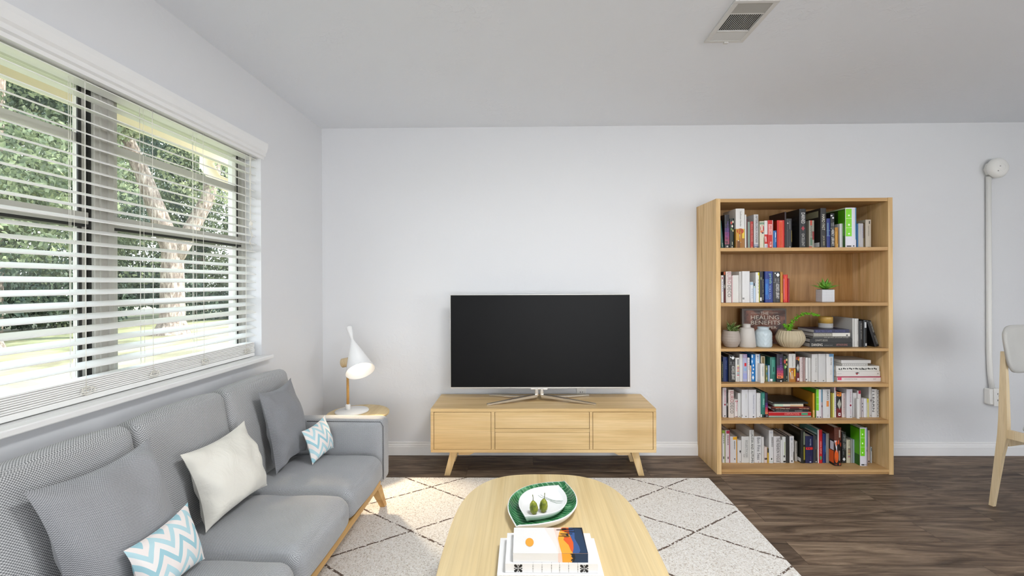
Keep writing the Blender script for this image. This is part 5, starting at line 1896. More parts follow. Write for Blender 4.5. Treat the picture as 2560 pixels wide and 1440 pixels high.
def lying(sh, px0, px1, pyt, pyb, h, label, grp, yf=3.0, dep=.185, art=(), txt=(), zlift=0.0, page=None, zmin=None):
    x0, x1 = atY(px0, 800, yf).x, atY(px1, 800, yf).x
    zb_ = atY((px0 + px1) / 2, pyb, yf).z if zmin is None else zmin
    zt_ = atY((px0 + px1) / 2, pyt, yf).z
    T = thing('book', label, 'book', ((x0 + x1) / 2, yf, zb_), grp)
    cm = mat(h, .4)
    t_ = min(.0022, (zt_ - zb_) * .2)
    mb = MB()
    mb.box((x0, yf, zb_ + .0003), (x1, yf + dep, zb_ + t_), cm).box((x0, yf, zt_ - t_), (x1, yf + dep, zt_ - .0001), cm).box((x0, yf - .001, zb_ + t_), (x1, yf + .0015, zt_ - t_), cm)
    mb.build('cover', None, T)
    MB().box((x0 + .003, yf + .0018, zb_ + t_ + .0002), (x1 - .003, yf + dep - .004, zt_ - t_ - .0002)).build('pages', page or M_PAGE, T)
    if art:
        mb = MB()
        for k_, (u0, u1, v0, v1, hh, *r_) in enumerate(art):
            if r_ and r_[0] == 'd':
                q = [((u0 + u1) / 2, v0), (u1, (v0 + v1) / 2), ((u0 + u1) / 2, v1), (u0, (v0 + v1) / 2)]
            else:
                q = [(u0, v0), (u1, v0), (u1, v1), (u0, v1)]
            mb.add([(x0 + (x1 - x0) * u, yf - .0012 - .00012 * k_, zb_ + (zt_ - zb_) * v) for u, v in q], [(0, 1, 2, 3)], mat(hh, .4))
        mb.build('cover_pattern', None, T, fix=False)
    if txt:
        mb = MB()
        for (s_, u0, u1, v0, v1, hh) in txt:
            put_text(mb, s_, (x0 + (x1 - x0) * u0, yf - .0024, zb_ + (zt_ - zb_) * v0), ((x1 - x0) * (u1 - u0), 0, 0), (0, 0, (zt_ - zb_) * (v1 - v0)), mat(hh, .5))
        mb.build('title', None, T, fix=False)
    return zt_


g = 'books lying in the stack on the third shelf'
PGG = mat('C4C2C0', .7)
PX = 2012
zz = lying(2, 2024, 2129.5, 856.4, 867.3, '1A1A1A', 'black lying book lettered DANSING, bottom of the third-shelf stack', g, zmin=z3, txt=[('DANSING', .04, .30, .25, .82, 'E8E4DC'), ('orchestra book', .34, .54, .3, .6, '8A8A86'), ('ARTHUR KING', .62, .89, .3, .74, 'B07870')], page=PGG)
zz = lying(2, 2024.5, 2129.3, 845.8, 856.4, '1E1E1E', 'black lying book with one small pale title, second from the bottom of the third-shelf stack', g, zmin=zz + .0002, txt=[('CAVAFY\'S BOOK', .12, .42, .3, .8, 'B8B4A8')], page=PGG)
zz = lying(2, 2031, 2124.6, 841.6, 845.8, '4C4A46', 'thin dark grey lying book, middle of the third-shelf stack', g, zmin=zz + .0002, txt=[('the garden of small things', .3, .95, .2, .8, 'CFCBC0')], page=PGG)
zz = lying(2, 2033, 2124.8, 832.3, 841.6, '8E8A80', 'half grey half white lying book in the third-shelf stack', g, zmin=zz + .0002, art=[(.52, 1, .08, .98, 'D8D5CC'), (.88, .95, .15, .6, '2A2A2A', 'd')], txt=[('EVENSONG BOOK', .03, .5, .25, .75, 'D6D0C0')], page=PGG)
zz = lying(2, 2035, 2122.8, 823.6, 832.2, '24264A', 'navy lying book on top of the third-shelf stack', g, zmin=zz + .0002, txt=[('SELECTED POEMS', .04, .5, .25, .75, '6E72A8'), ('MATISSE', .6, .88, .25, .75, '55588A')], page=PGG)
cxx = atY(2064, 810, 3.11).x
rc = (atY(2080, 810, 3.11).x - atY(2048.5, 810, 3.11).x) / 2
zc0, zc1 = zz + .0003, atY(2064, 792.5, 3.11 - rc).z
T = thing('candle_glass', 'amber candle glass with a pale patterned sleeve on the lying stack of the third shelf', 'candle', (cxx, 3.11, zc0))
MB().lathe([(0, 0), (rc * .96, 0), (rc, .004), (rc, (zc1 - zc0) * .42)], 36, M=Matrix.Translation((cxx, 3.11, zc0))).build('sleeve', wall_mat('patterned_sleeve', 'B4B2B0', 1, 20), T)
MB().lathe([(0, (zc1 - zc0) * .421), (rc * .99, (zc1 - zc0) * .421), (rc * .99, (zc1 - zc0) * .93), (rc * .96, (zc1 - zc0)), (rc * .88, (zc1 - zc0)), (rc * .86, (zc1 - zc0) * .9), (0, (zc1 - zc0) * .9)], 36, M=Matrix.Translation((cxx, 3.11, zc0))).build('amber_glass', mat('C9A050', .25), T)
s = 2
tx = [('the walking song', .55, .8, .45, .95, '9A968E'), ('PRESS', .55, .75, .05, .2, '6E6A64')]
B(s, 2131.5, 2136.4, 796.2, 'C6C5C0', 'off-white book touching the right end of the lying stack on the third shelf', side='B4B3B0', dep=.21, yf=3.005, txt=tx)
B(s, 2137, 2147, 796.6, 'CCCAC5', 'off-white book against the black ones on the third shelf', side='B4B3B0', dep=.21, yf=3.005, txt=tx)
B(s, 2147.8, 2158.6, 802.5, '17171A', 'black book with a pale title, leftmost of three black books, third shelf', txt=[('TITANIC AT DAWN', .25, .6, .3, .93, '9C9890')])
B(s, 2159.4, 2168, 800.8, '1E2226', 'blue-black book with two white labels, middle of the three black books on the third shelf', art=[(.25, .8, .72, .93, 'C8CACC'), (.4, .9, .04, .14, 'C8CACC')])
B(s, 2188, 2199, 799.5, '141416', 'black book leaning left, last of the three black books on the third shelf', lean=-.30, txt=[('LEWIS MACHIN', .5, .85, .55, .96, 'A8A49A'), ('NOSTROMO', .5, .85, .08, .42, 'A8A49A')], dep=.18)

# fourth shelf
s = 3
B(s, 1804, 1807, 904, '1E2620', 'thin greenish black book at the left end of the fourth shelf', art=marks(.2, .9, '8A8A60', .4, .8, 8))
B(s, 1807.6, 1819.4, 892.3, '16295A', 'dark blue book second from the left on the fourth shelf', txt=[('FRAGILE', .45, .75, .5, .85, '6A78A8')])
B(s, 1820, 1837.6, 887, '222120', 'black book lettered ADDRESS LIBRARY under a white hook on the fourth shelf', art=[(.1, .95, .63, .64, '8A8A86'), (.2, .35, .88, .93, 'E8E8E8', 'o'), (.35, .95, .82, .95, 'E8E8E8', 'd'), (.2, .45, .66, .75, '5A5A5A'), (.65, .9, .66, .75, '5A5A5A')], txt=[('ADDRESS LIBRARY', .42, .92, .08, .6, 'E4E2DC')], yf=2.985)
B(s, 1838.4, 1848.4, 894.5, 'DAD8D2', 'white book with red, yellow and blue dashes down its spine on the fourth shelf', art=[(.35, .95, .25 + i * .055, .25 + i * .055 + .03, c) for i, c in enumerate(['B83040', '5A5A6A', '6A9A90', 'C04838', 'C8A048', 'C05040', 'A83838', 'D8B850'])] + marks(.72, .95, '2A2A2A', .45, .75, 4) + marks(.03, .2, 'A8A6A0', .45, .7, 3))
B(s, 1849, 1857, 885.5, 'D2D1CF', 'plain grey-white book left of the lavender one on the fourth shelf')
B(s, 1857.4, 1867.8, 885.5, 'A8ACC8', 'lavender blue book with a red square on the fourth shelf', art=[(.0, 1, .86, 1, 'B098B8'), (.3, .8, .56, .68, 'D01C22'), (0, 1, .1, .3, '9AA0D0'), (.2, .8, .4, .5, '8AB0D0')])
B(s, 1868.6, 1874.2, 894.5, 'D8D6D6', 'narrow white book right of the lavender one on the fourth shelf', art=marks(.5, .95, 'A888A0', .45, .7))
B(s, 1874.6, 1878, 914, 'D6C4B0', 'short thin cream book with an orange blot on the fourth shelf', art=[(0, 1, .6, .85, 'D8923A', 'o')])
B(s, 1878.6, 1888.4, 886, '1B78BE', 'sky blue book with white wave shapes on the fourth shelf', art=[(0, .35, .86, .99, 'E8F0F4', 'o'), (0, .25, .66, .82, 'E0ECF2', 'd'), (.3, .55, .55, .63, 'F0F4F6', 'o'), (.3, .6, .42, .49, 'F0F4F6', 'o'), (.1, .5, .28, .37, 'F0F4F6', 'd'), (.1, .6, .06, .24, 'F0F4F6', 'd')])
B(s, 1889, 1900.4, 885.5, 'D6DADF', 'white book with blue initials and a blue right edge on the fourth shelf', art=[(.85, 1, 0, 1, '2A7AB4')], txt=[('H:B', .3, .62, .89, .95, '1A5A94'), ('H:X', .3, .62, .82, .88, '1A5A94'), ('H:C', .3, .62, .75, .81, '4A9AB4'), ('H:o', .35, .6, .03, .08, '2A2A3A')])
B(s, 1901.2, 1910.6, 909.5, 'DDD9D2', 'short white book with a tiny teal title before a beige one, fourth shelf', yf=2.96, dep=.035, txt=[('CRANFORD', .4, .68, .35, .9, '5A8A90')])
B(s, 1902.6, 1912.6, 891, 'C2B69A', 'beige book with a brown window, standing behind the short white book on the fourth shelf', art=[(.2, .8, .7, .97, '7A683A')], yf=3.002)
B(s, 1913.8, 1919, 914, '6E7A4E', 'short green leaf-patterned book on the fourth shelf', art=[(.1, .8, .1, .3, 'B8B060', 'd'), (.2, .9, .4, .6, '2A7A9A', 'd'), (.1, .8, .7, .9, 'C0B870', 'd')])
B(s, 1919.4, 1923.8, 913.5, '3E86BA', 'short thin blue and white book on the fourth shelf', art=[(.3, 1, 0, 1, 'D4DCE8')])
B(s, 1925.2, 1939, 893, '2C6E60', 'teal green book with a white barcode label on the fourth shelf', art=[(.3, .9, .3, .9, '45907E'), (.0, .4, .01, .11, 'E8E8E8'), (.5, .7, .4, .6, '1F4A42')])
B(s, 1939.6, 1958.4, 885.5, '2A2230', 'thick sunset book fading from black through purple to orange on the fourth shelf', yf=2.985, art=stripes(.13, .6, ['E07848', 'C84E58', 'A83A62', '7A3068', '4A2A58']) + [(0, .3, .0, .14, '141014', 'd'), (.6, 1, .0, .15, '141014', 'd'), (0, 1, 0, .12, '121012'), (.45, .75, .02, .06, 'E8E4E0', 'o')], txt=[('DUSKING', .45, .72, .45, .86, '8A62B4')])
B(s, 1959, 1969.2, 890, '16241A', 'black book with red and green fruits on the fourth shelf', art=[(.05, .5, .7, .86, 'C83A2C', 'o'), (.1, .6, .5, .64, '5A9A3A', 'o'), (.5, .95, .8, .9, 'D8CC90', 'o'), (.5, .9, .62, .72, 'C8B060', 'o'), (.3, .7, .55, .6, 'E0F0C0', 'o'), (.6, .8, .12, .22, '9A9A80'), (.6, .8, .02, .06, 'C8C4A8', 'o')])
B(s, 1970, 1989.2, 884.8, 'CFCCC6', 'white book with a honey-orange lower half on the fourth shelf', yf=2.985, art=[(0, 1, 0, .5, 'A2661A'), (.1, .9, .34, .5, 'B84416', 'o'), (.75, .98, .2, .46, 'E6BE30'), (.3, .5, .1, .35, 'D09038'), (0, .2, .34, .48, 'E0A848')], txt=[('Sunflower Garden', .45, .6, .55, .93, '7C7A76')])
B(s, 1990.2, 1998.6, 892, '1C1416', 'black book with a yellow flash on top and dark red foot on the fourth shelf', art=[(0, 1, .88, 1, 'B84A18'), (.5, 1, .82, .95, 'E8B030', 'd'), (0, 1, 0, .36, '6E1218'), (.1, .9, .4, .72, 'B8BAB4', 'd'), (.3, .8, .04, .14, 'E0DCDC')])
B(s, 1999, 2007, 893, 'D6C9C4', 'pale cream book with a faint pink title on the fourth shelf', txt=[('EURODECO', .3, .8, .15, .95, 'B89CA0')])
B(s, 2008, 2012, 893, 'B29490', 'thin dusty pink book on the fourth shelf', yf=3.01)
B(s, 2012.6, 2019.8, 894, 'D8D6D2', 'narrow white book right of the dusty pink one on the fourth shelf', art=[(.0, .4, .05, .12, '3A3230', 'o')])
B(s, 2021, 2026.2, 894.5, 'D4D2CE', 'narrow plain white book, left of the tall white four on the fourth shelf')
B(s, 2027.4, 2045, 885.3, 'CCCAC7', 'tall white book with a fine handwritten title on the fourth shelf', yf=2.985, art=[DOT], txt=[('the Kinfolk Trilogy', .5, .72, .35, .86, '8E8C88')])
B(s, 2045.8, 2064.8, 884.8, 'C6C5C3', 'tall blank white book in the middle of the fourth shelf', yf=2.985, art=[(.55, .75, .03, .07, '6A6864', 'o')])
B(s, 2065.8, 2084.4, 884.8, 'D6D4D1', 'tall white book with a blue edge and blue top square on the fourth shelf', yf=2.985, art=[(.88, 1, 0, 1, '7AA6CC'), (.36, .9, .9, 1, '5A8AB0')], txt=[('Interior Design', .5, .72, .6, .86, '3A3A3A'), ('anthology', .5, .66, .26, .44, '9A9894')])
g = 'books lying in the stack on the fourth shelf'
z4 = SHZ[3]
zz = lying(3, 2092, 2201, 941, 954, 'DCD5D2', 'white lying book with a crimson line and pink square, bottom of the fourth-shelf stack', g, zmin=z4, art=[(0, 1, .80, 1, 'A82848'), (.01, .10, .3, .78, 'D83A68')], txt=[('contemporary design', .16, .46, .42, .62, '4A4444'), ('edition', .54, .66, .44, .58, '9A9490'), ('VOGT', .82, .89, .42, .6, '2A2626')])
zz = lying(3, 2090, 2199.3, 928, 941, 'D8D3CF', 'white lying book with a small black and red bird, second in the fourth-shelf stack', g, zmin=zz + .0002, art=[(.42, .54, .55, .8, '1A1214', 'd'), (.44, .5, .3, .62, 'B02838', 'd'), (.93, .97, .4, .65, '8A8682', 'd'), (.02, .12, .5, .56, 'A8A4A0')])
zz = lying(3, 2089.5, 2197.4, 914.8, 928, 'DEDCD6', 'white lying book with a row of black note-like marks, middle of the fourth-shelf stack', g, zmin=zz + .0002, art=[(.06 + i * .047, .06 + i * .047 + .026 + .01 * (i % 3), .30 + .05 * (i % 2), .55 + .15 * ((i * 7) % 3) / 2, '151515', 'd' if i % 3 else 'r') for i in range(19)] + [(.06, .14, .28, .36, '151515'), (.55, .7, .28, .36, '151515')])
zz = lying(3, 2104, 2168.6, 908.4, 914.8, 'B4B2AE', 'small grey speckled lying book in the fourth-shelf stack', g, zmin=zz + .0002, dep=.15, art=[(.03 + i * .08, .08 + i * .08, .25, .75, 'DAD8D4', 'd') for i in range(11)])
zz = lying(3, 2102.5, 2176.4, 900.4, 908.4, 'D2D0CC', 'smooth white lying book on top of the fourth-shelf stack', g, zmin=zz + .0002, dep=.17, art=[(.08, .9, .42, .5, 'B4B2AE')])

# fifth shelf
s = 4
B(s, 1806, 1815.8, 969.6, 'CFC8C8', 'tall white book with crimson title and dot, leftmost on the fifth shelf', art=[(.35, .8, .4, .47, '8A1428', 'o'), (.35, .7, .03, .07, '2A2222', 'o')], txt=[('ARTIST HOME', .4, .75, .5, .94, 'B84868'), ('hamlyn', .45, .7, .12, .36, 'A8A0A0')])
B(s, 1816.2, 1819, 975.8, '161416', 'very thin black book with a white notch on the fifth shelf', art=[(0, 1, .4, .55, 'C8C8C4', 'd')])
B(s, 1819.6, 1834.3, 974.8, 'CFC4BC', 'cream book lettered EURO DECO on the fifth shelf', txt=[('EURO', .28, .88, .56, .95, 'B0646A'), ('DECO', .28, .88, .16, .54, '5E5C58')], yf=2.99)
B(s, 1835.5, 1844, 998.8, 'D8CFCA', 'short white book with a dark red circle on the fifth shelf', art=[(.25, .95, .84, .96, '9A1828', 'o'), (.2, .9, .02, .06, '7A5048')], txt=[('Mieke', .4, .8, .35, .8, 'D08088')])
B(s, 1844.4, 1851.4, 982.5, 'D2D2CE', 'narrow white book behind the red circle one on the fifth shelf', art=[DOT])
B(s, 1852, 1870.4, 974.3, 'D0CFD0', 'tall white book with a tiny olive title on the fifth shelf', yf=2.985, art=[(.5, .7, .04, .08, '5A5854', 'o'), (0, .06, .05, .12, '2A2A2A')], txt=[('IONNA', .58, .68, .7, .85, 'A8A884')])
B(s, 1871, 1890, 974.3, 'CFCED0', 'tall white book lettered in small blue-grey serif capitals on the fifth shelf', yf=2.985, art=[(.5, .72, .02, .07, '4A4846', 'o')], txt=[('Northcoast Long Coast', .52, .76, .14, .82, '8488A0')])
B(s, 1891, 1901, 982.5, 'D6D5D2', 'white book left of the teal one on the fifth shelf', art=[(.6, .85, .02, .06, '3A3A3A', 'o')], txt=[('the learning house', .55, .8, .2, .8, '9A9AA4')])
B(s, 1901.6, 1912, 980.8, '24695E', 'teal book with a black base on the fifth shelf', art=[(0, 1, 0, .1, '101012'), (.0, .2, .01, .12, 'DADADA'), (.3, .9, .4, .95, '388A7A')], txt=[('FREE', .45, .75, .5, .74, 'BFE0D4')])
B(s, 1912.4, 1919.2, 982.5, '1C1430', 'thin purple, red and orange banded book left of the fifth shelf stack', art=stripes(.13, .6, ['E0804A', 'C84A50', 'A82A48', '6A2068', '3E2060']) + [(.4, .8, .03, .08, 'C8C4C0', 'o')])
g = 'books lying in the stack on the fifth shelf'
z5 = SHZ[4]
zz = lying(4, 1920.5, 2026.4, 1039.4, 1043.2, '5E7A6C', 'thin grey-green lying book, bottom of the fifth-shelf stack', g, zmin=z5, art=[(0, 1, .5, 1, 'A8B4A8')])
zz = lying(4, 1920.5, 2026.6, 1029.8, 1039.4, 'B4101A', 'red lying book with a green label, second in the fifth-shelf stack', g, zmin=zz + .0002, art=[(0, 1, .88, 1, 'A8A4A0'), (.77, .92, .2, .76, '3E9A74')], txt=[('CORPORATIONS', .37, .72, .25, .75, 'E8A098')])
zz = lying(4, 1935, 2020, 1023.9, 1029.8, '151214', 'black lying book with a faint pale title in the fifth-shelf stack', g, zmin=zz + .0002, txt=[('paperback stories', .05, .42, .25, .7, 'B0ACA8'), ('KUNDERA', .6, .82, .25, .7, 'A8A4A0')])
zz = lying(4, 1926, 2024.6, 1016.3, 1023.9, '3A120E', 'black lying book with flame orange streaks in the fifth-shelf stack', g, zmin=zz + .0002, art=[(.02, .35, .55, .95, 'A8461A', 'd'), (.3, .7, .5, .9, '6E1E10', 'd'), (.6, .95, .55, .98, '8A3014', 'd')], txt=[('WILD SUMMER NIGHT', .12, .48, .15, .5, 'E0C8B0'), ('MICHENER', .72, .97, .15, .5, 'E0B090')])
zz = lying(4, 1935, 2007.2, 1010, 1016.3, 'D8D0BC', 'mint and cream lying book in the fifth-shelf stack', g, zmin=zz + .0002, art=[(0, .3, .1, .95, 'B4CCB4'), (.55, 1, .1, .6, 'D8B48A')], dep=.16)
zz = lying(4, 1931, 2019, 1005, 1010, '1D1D1A', 'dark olive lying book on top of the fifth-shelf stack', g, zmin=zz + .0002, txt=[('evening letters', .5, .88, .2, .7, '6A7060')])
B(s, 2031.5, 2036.8, 983, 'C8901C', 'mustard yellow book whose cover shows beside the lying stack on the fifth shelf', dep=.22, side='A8781E', art=[(.0, 1, 0, .3, 'E0B070')])
B(s, 2037.6, 2056, 973.4, 'D4D0D2', 'white book with a lime green strip and blue right edge on the fifth shelf', yf=2.985, side='3C8A14', art=[(.0, .36, .26, 1, '76C812'), (0, .36, .72, .73, 'B8E890'), (0, .36, .48, .49, 'B8E890'), (.76, 1, .55, 1, '6A94A8'), (.76, 1, 0, .55, 'B0A0A8'), (.8, .98, .36, .46, '4A3038', 'd'), (.05, .3, .02, .05, '1A1A1A'), (.5, .7, .02, .05, '1A1A1A')])
B(s, 2056.8, 2075.2, 973.4, 'CCCBC9', 'white book with grey capitals and an orange block on the fifth shelf', yf=2.985, art=[(.46, .8, .4, .6, 'DE8A42')], txt=[('GRAYS', .5, .76, .64, .97, '55534F'), ('ink', .6, .72, .04, .12, '77746F')])
B(s, 2076.4, 2080.8, 982, '8E7E18', 'thin olive yellow book on the fifth shelf')
B(s, 2081.2, 2084.8, 983, 'DCDC80', 'very thin lemon yellow book on the fifth shelf')
B(s, 2085.2, 2089.8, 968.5, 'D6CCC8', 'tall thin white book with a crimson head on the fifth shelf', art=[(.5, 1, .88, 1, 'A84858')] + marks(.2, .7, '98A0C0', .3, .7, 7))
B(s, 2091.2, 2103.6, 980.2, '17110F', 'black book with an orange head, white diamond and maroon foot on the fifth shelf', art=[(0, 1, .84, 1, 'C86A1C'), (.1, .9, .82, .92, 'E8942C', 'o'), (0, 1, 0, .36, '6E1016'), (.1, .95, .3, .74, 'A8AA9C', 'd'), (.3, .75, .06, .18, 'E4DCDC'), (.45, .6, .09, .15, '1A1A1A')])
B(s, 2104.2, 2112.4, 983, 'CFC2BC', 'narrow cream book with a pale pink title on the fifth shelf', txt=[('EURODECO', .3, .8, .15, .95, 'B08C90')])
B(s, 2113, 2131.2, 973, 'CBC8CA', 'white book with a rose title and a dark red roundel on the fifth shelf', yf=2.985, art=[(.4, .85, .38, .5, 'E8E0E4', 'o'), (.46, .8, .40, .48, '8A1838', 'o'), (.5, .75, .03, .06, '221E20', 'd')], txt=[('Anthropology', .5, .72, .54, .92, 'B06878'), ('ouse', .56, .7, .14, .3, 'C89AA4')])
B(s, 2132, 2141.8, 982, 'CDCAC8', 'plain pinkish-white book right of the roundel one on the fifth shelf', art=[(.55, .75, .03, .07, '5A5654', 'o')])
B(s, 2142.6, 2149, 997, 'D6D4D0', 'short white book under the red-topped one on the fifth shelf', art=[(.6, .85, .03, .07, '5A5654', 'o')], yf=2.972, dep=.018)
B(s, 2143.2, 2152.2, 976.6, 'CFC9C6', 'white book with a crimson head square on the fifth shelf', yf=3.0, art=[(.25, .95, .88, 1, 'AE2444'), (.0, .45, .62, .65, '1A1A1A')])
B(s, 2153, 2158.2, 995.5, 'BDB4B6', 'short grey-pink book with black blots on the fifth shelf', art=[(.2, .6, .5, .6, '1A1418', 'd'), (.2, .7, .68, .76, '1A1418', 'd'), (.2, .5, .3, .4, '1A1418', 'd')])
B(s, 2159, 2167.4, 996.5, 'D8D8DC', 'short bright white book left of the yellow-edged one on the fifth shelf')
B(s, 2167.8, 2171.2, 997, 'D6CC40', 'short very thin yellow book on the fifth shelf', art=[(.0, .5, 0, .8, 'D8D4B8')])
B(s, 2171.8, 2178.8, 966.8, 'C2BEBB', 'tall grey-white book set back near the right end of the fifth shelf', yf=3.003, dep=.17, art=[(.5, 1, .5, .6, '2A1418', 'd'), (.4, .8, .03, .08, '8A8682', 'o')])
B(s, 2179.6, 2192.6, 973, 'D2D1CF', 'white book with bold black letters at the right end of the fifth shelf', yf=3.0, txt=[('I LEARN', .0, .4, .2, .94, '1A1A1A')])
B(s, 2193, 2197, 975, 'BDBBB6', 'black-speckled thin book, last one on the fifth shelf', art=[(.0 + .4 * (i % 2), .5 + .4 * (i % 2), .04 + i * .068, .09 + i * .068, '151515', 'd') for i in range(14)])

# bottom shelf
s = 5
YB6 = 3.045
kw = dict(yf=YB6, dep=.17)
kf = dict(yf=3.0, dep=.2)
B(s, 1804.4, 1811.8, 1076, 'CFCDC8', 'white book with green edge and head at the left end of the bottom shelf', art=[(.78, 1, 0, 1, '8AA02A'), (.0, .75, .91, 1, '8AA62E')] + marks(.6, .86, '5A5A56', .35, .55, 4) + [(.3, .6, .12, .2, '3A3A36')], **kw)
B(s, 1812.6, 1823.6, 1075.8, 'D2C8C6', 'white book with a crimson right edge and head on the bottom shelf', art=[(.86, 1, 0, 1, 'A82848'), (.2, .85, .9, .99, 'B4284A')] + marks(.55, .86, '6A4A54', .45, .65, 6) + [(.45, .65, .12, .19, '3A3034')], **kw)
B(s, 1824.2, 1841.6, 1091.5, 'CBC7C6', 'white book with a golden yellow right edge and head on the bottom shelf', art=[(.88, 1, 0, 1, 'D8981E'), (.4, .95, .88, .99, 'DEA21C')] + marks(.52, .84, '6E6A66', .55, .68, 8) + [(.55, .7, .12, .18, '2A2826', 'o')], **kw)
B(s, 1842.4, 1852.2, 1100.8, 'CDCAC6', 'short white book with a small black bird on the bottom shelf', art=[(.45, .95, .46, .56, '15120F', 'd'), (.55, .8, .42, .5, '15120F', 'd'), (.55, .75, .03, .07, '4A4844', 'o')], **kw)
B(s, 1852.8, 1872, 1091.5, 'CBC9C4', 'white book with stacked grey capitals on the bottom shelf', txt=[('ECLECTICISM', .48, .78, .22, .86, '85837E'), ('ROOM', .2, .4, .22, .34, '8E8C86')], **kw)
B(s, 1872.8, 1884, 1075.2, 'D4D3CE', 'tall white book with a bold black ornamental title on the bottom shelf', txt=[('CLAUDIA AND AUTUMN', .28, .82, .02, .98, '141418')], yf=3.04, dep=.2)
B(s, 1884.6, 1902.4, 1091, 'CFCDCB', 'white book lettered in thin script capitals on the bottom shelf', txt=[('Bon Fine Seas', .38, .82, .12, .96, '5E5E62')], art=[(.52, .62, .02, .05, 'A03838', 'o')], **kw)
B(s, 1903, 1908.8, 1092.5, 'CAC8C4', 'narrow plain white book left of the short cream one on the bottom shelf', **kw)
B(s, 1909.4, 1917, 1117.8, 'CBB9B0', 'short cream book with a dark block at its foot on the bottom shelf', art=[(.1, .95, .2, .32, '2A1812')], **kw)
B(s, 1917.4, 1920.6, 1121, 'C8A030', 'short thin yellow and black book on the bottom shelf', art=[(0, 1, .7, 1, '1E1C10')], **kw)
B(s, 1921.2, 1932.4, 1075.7, 'D0CECC', 'tall white book lettered ANODOS in black on the bottom shelf', txt=[('ANODOS', .5, .95, .5, .8, '2A2020')], art=[(.2, .8, .9, .96, 'B8B8BC', 'o'), (.4, .7, .1, .16, '2A3A1E', 'o'), (0, 1, .03, .05, 'A0B0A8')], yf=3.04, dep=.2)
B(s, 1933, 1949.8, 1091, 'CDC8C6', 'white book lettered THE FASHION VOGUE on the bottom shelf', txt=[('THE FASHION VOGUE', .38, .85, .03, .96, '3A3836')], **kw)
B(s, 1950.6, 1954.8, 1099.8, 'D2D0CE', 'thin white book right of the fashion one on the bottom shelf', **kw)
B(s, 1955.2, 1963.6, 1092, 'CCCCC8', 'white book with a black brush swirl at its foot on the bottom shelf', art=[(.1, .9, .2, .3, '1A1614', 'd'), (.2, .95, .02, .08, '141210'), (.5, .8, .3, .8, 'A8B088')], **kw)
B(s, 1964.2, 1972.6, 1090.6, '2C2A28', 'charcoal book between two white ones on the bottom shelf', **kw)
B(s, 1973.2, 1984, 1090.6, 'CFCDCC', 'white book with a grey oval head and small title on the bottom shelf', art=[(.2, .75, .84, .95, 'A8AAB0', 'o'), (.85, 1, .1, .42, '2A201E'), (.3, .6, .04, .1, '4A4644')], txt=[('SALON GUITARS', .3, .55, .22, .76, '8A8886')], **kw)
B(s, 1986.4, 1992.4, 1103.5, 'ADA69C', 'short grey book set back beside the big black one on the bottom shelf', yf=3.07, dep=.15, txt=[('KINFOLK HOME', .35, .7, .4, .92, '2A2826')])
B(s, 2001.5, 2012.2, 1076, '16180F', 'big black book with olive panels and a white barcode on the bottom shelf', dep=.2, yf=3.04, art=[(.55, .95, .56, .95, '77806A'), (.55, .95, .1, .5, '8A8228'), ('L', .8, .99, .03, .14, 'E4E4E4'), ('L', .3, .95, .82, .9, '3A3A34')])
B(s, 2012.8, 2031.6, 1090.6, '171B44', 'navy book with a bright red band across its spine on the bottom shelf', art=[(.05, .98, .5, .59, 'CC2418'), (.6, .7, .08, .26, '40305A'), (.5, .75, .03, .07, 'B8C0D8', 'o')], txt=[('NOVEL', .55, .7, .64, .9, 'B4BCD4')], yf=3.04, dep=.17)
B(s, 2032.4, 2042.2, 1088.8, '303236', 'dark grey book with a yellow triangle beside the navy one on the bottom shelf', art=[(0, 1, .18, .5, 'E0B848', 't'), (.6, .75, .5, .85, '7A7C80'), (.5, .85, .02, .07, 'C8C8C8', 'o')], **kw)
B(s, 2043.2, 2055, 1074.4, 'B81820', 'tall red book with a pale upward title and green oval on the bottom shelf', dep=.2, yf=3.04, side='5E9A96', art=[(0, .2, 0, 1, 'CCD0CC'), (.4, .85, .1, .22, '3A9A66', 'o'), ('L', .3, .95, .84, .88, 'D0E0DC')], txt=[('ANNUAL REPORT', .4, .78, .28, .66, 'E8A8A0')])
B(s, 2055.8, 2063.8, 1084.2, '16306A', 'blue book with a lighter blue glow on the bottom shelf', art=[(.2, 1, .3, .7, '1E4E94', 'o'), (.6, 1, .35, .62, '2C78B4', 'o')], **kw)
B(s, 2064.4, 2072.2, 1083.6, '8E8880', 'grey book between the blue one and the brown speckled one on the bottom shelf', **kw)
B(s, 2084, 2102.4, 1069, '5A2A1A', 'large brown speckled book with bold orange and white shapes standing forward on the bottom shelf', yf=2.995, dep=.22, art=[('L', .62, .985, .0, .66, '18100E'), ('L', .74, .98, .06, .38, 'DC5A14'), ('L', .82, .98, .40, .62, 'DAD8E0'), (0, 1, 0, .66, '18100E'), (0, .55, .08, .42, 'DC5A14', 'o'), (0, .35, .34, .66, 'DAD8E0', 't'), (.1, .4, .5, .68, 'E0652A', 'd'), (.45, .7, .56, .68, 'C85028', 'o'), (.8, .98, .5, .62, 'A83A1E', 'o'), (.62, .84, .74, .94, 'B8A89C'), (.58, .78, .14, .4, '9A8A80'), (.6, .9, .02, .08, 'B05A38', 'o'), (.05, .4, .02, .06, '8A3018', 'd')] + [(.1 + .13 * (i % 6), .14 + .13 * (i % 6), .70 + .045 * (i // 6), .72 + .045 * (i // 6), 'A06A58', 'd') for i in range(36)])
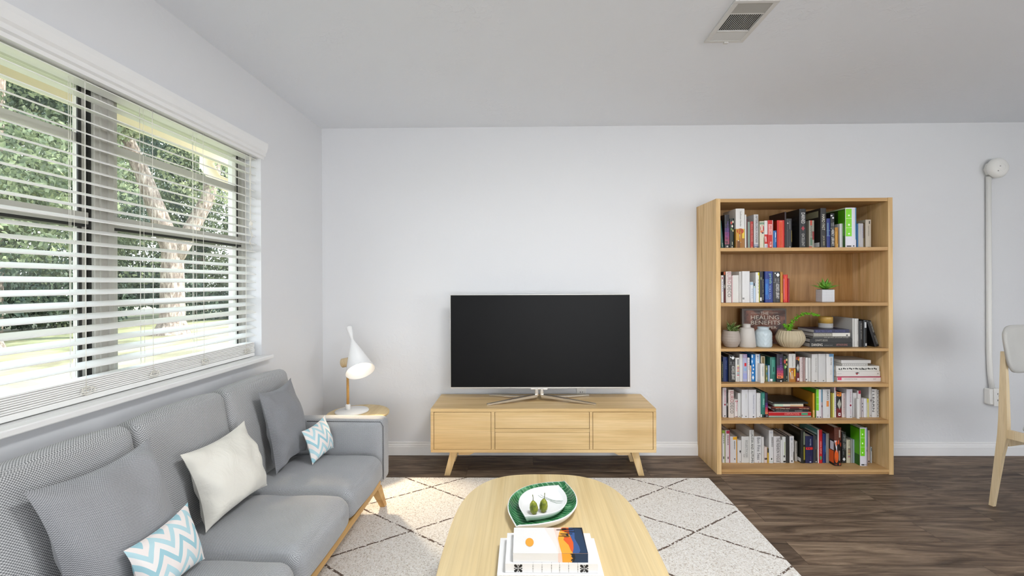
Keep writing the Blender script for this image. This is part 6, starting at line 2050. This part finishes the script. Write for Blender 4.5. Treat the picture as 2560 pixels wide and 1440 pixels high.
B(s, 2104.2, 2114.6, 1080, '1E1F1E', 'black book with its title upside down on the bottom shelf', art=[(.1, .95, .42, .43, '8A8C8A'), (.1, .8, .06, .18, 'E0E0E0', 'd'), (.2, .4, .26, .38, '5A5C5A')], txt=[('U:ABBEY LIBRARY', .2, .8, .46, .93, 'A8A8A2')], **kw)
B(s, 2115.4, 2125.4, 1099.8, 'C4BDA4', 'cream book with dots above coloured dashes on the bottom shelf', art=[(.5, .7, .74 + i * .06, .77 + i * .06, '2A2A26', 'o') for i in range(4)] + [(.3, .95, .25 + i * .05, .28 + i * .05, c) for i, c in enumerate(['A83A58', '8A8290', 'A89A60', 'C0A050', '8A4A3A', 'B08058', '9A6A50', '3A3A3A'])], **kw)
B(s, 2126, 2130.6, 1098.5, '9A9C94', 'thin grey book right of the cream dotted one on the bottom shelf', **kw)
B(s, 2131, 2135.6, 1099.2, '9AA4AC', 'thin bluish grey book left of the lime green squares on the bottom shelf', **kw)
B(s, 2147, 2167.4, 1069, 'D6D4DC', 'big white book with lime green squares standing forward on the bottom shelf', yf=2.995, dep=.22, side='2E6414', art=[(.02, .62, .26, .97, '72CE10'), (0, .63, .73, .74, 'C0ECA0'), (0, .63, .49, .5, 'C0ECA0'), (.02, .06, .26, .97, 'A8E868'), (.2, .4, .8, .85, 'F0FFE0', 'd'), (.2, .4, .56, .62, 'F0FFE0', 'd'), (.2, .4, .32, .37, 'F0FFE0', 'd'), (.9, 1, .5, 1, '5A8AA4'), (.9, 1, .0, .5, 'A8989C'), (.88, .98, .36, .44, '3A2A30', 'd'), (.14, .55, .02, .05, '1A1A1A'), (.68, .82, .02, .05, '1A1A1A', 'd'), ('L', 0, .6, .0, .98, '1C3E10'), ('L', .6, .98, .28, .95, '5CB014'), ('L', 0, 1, .98, 1, 'C8D8B0')])
B(s, 2168.2, 2174, 1075.7, 'B8A196', 'pinkish beige book right of the lime green squares on the bottom shelf', art=[(.2, .7, .03, .07, '1E1816')], **kw)
B(s, 2175.4, 2179, 1117.8, 'B4B6B4', 'short thin grey-white book ending the bottom shelf', art=[(.3, .8, .75, .95, '3A5A66')], **kw)
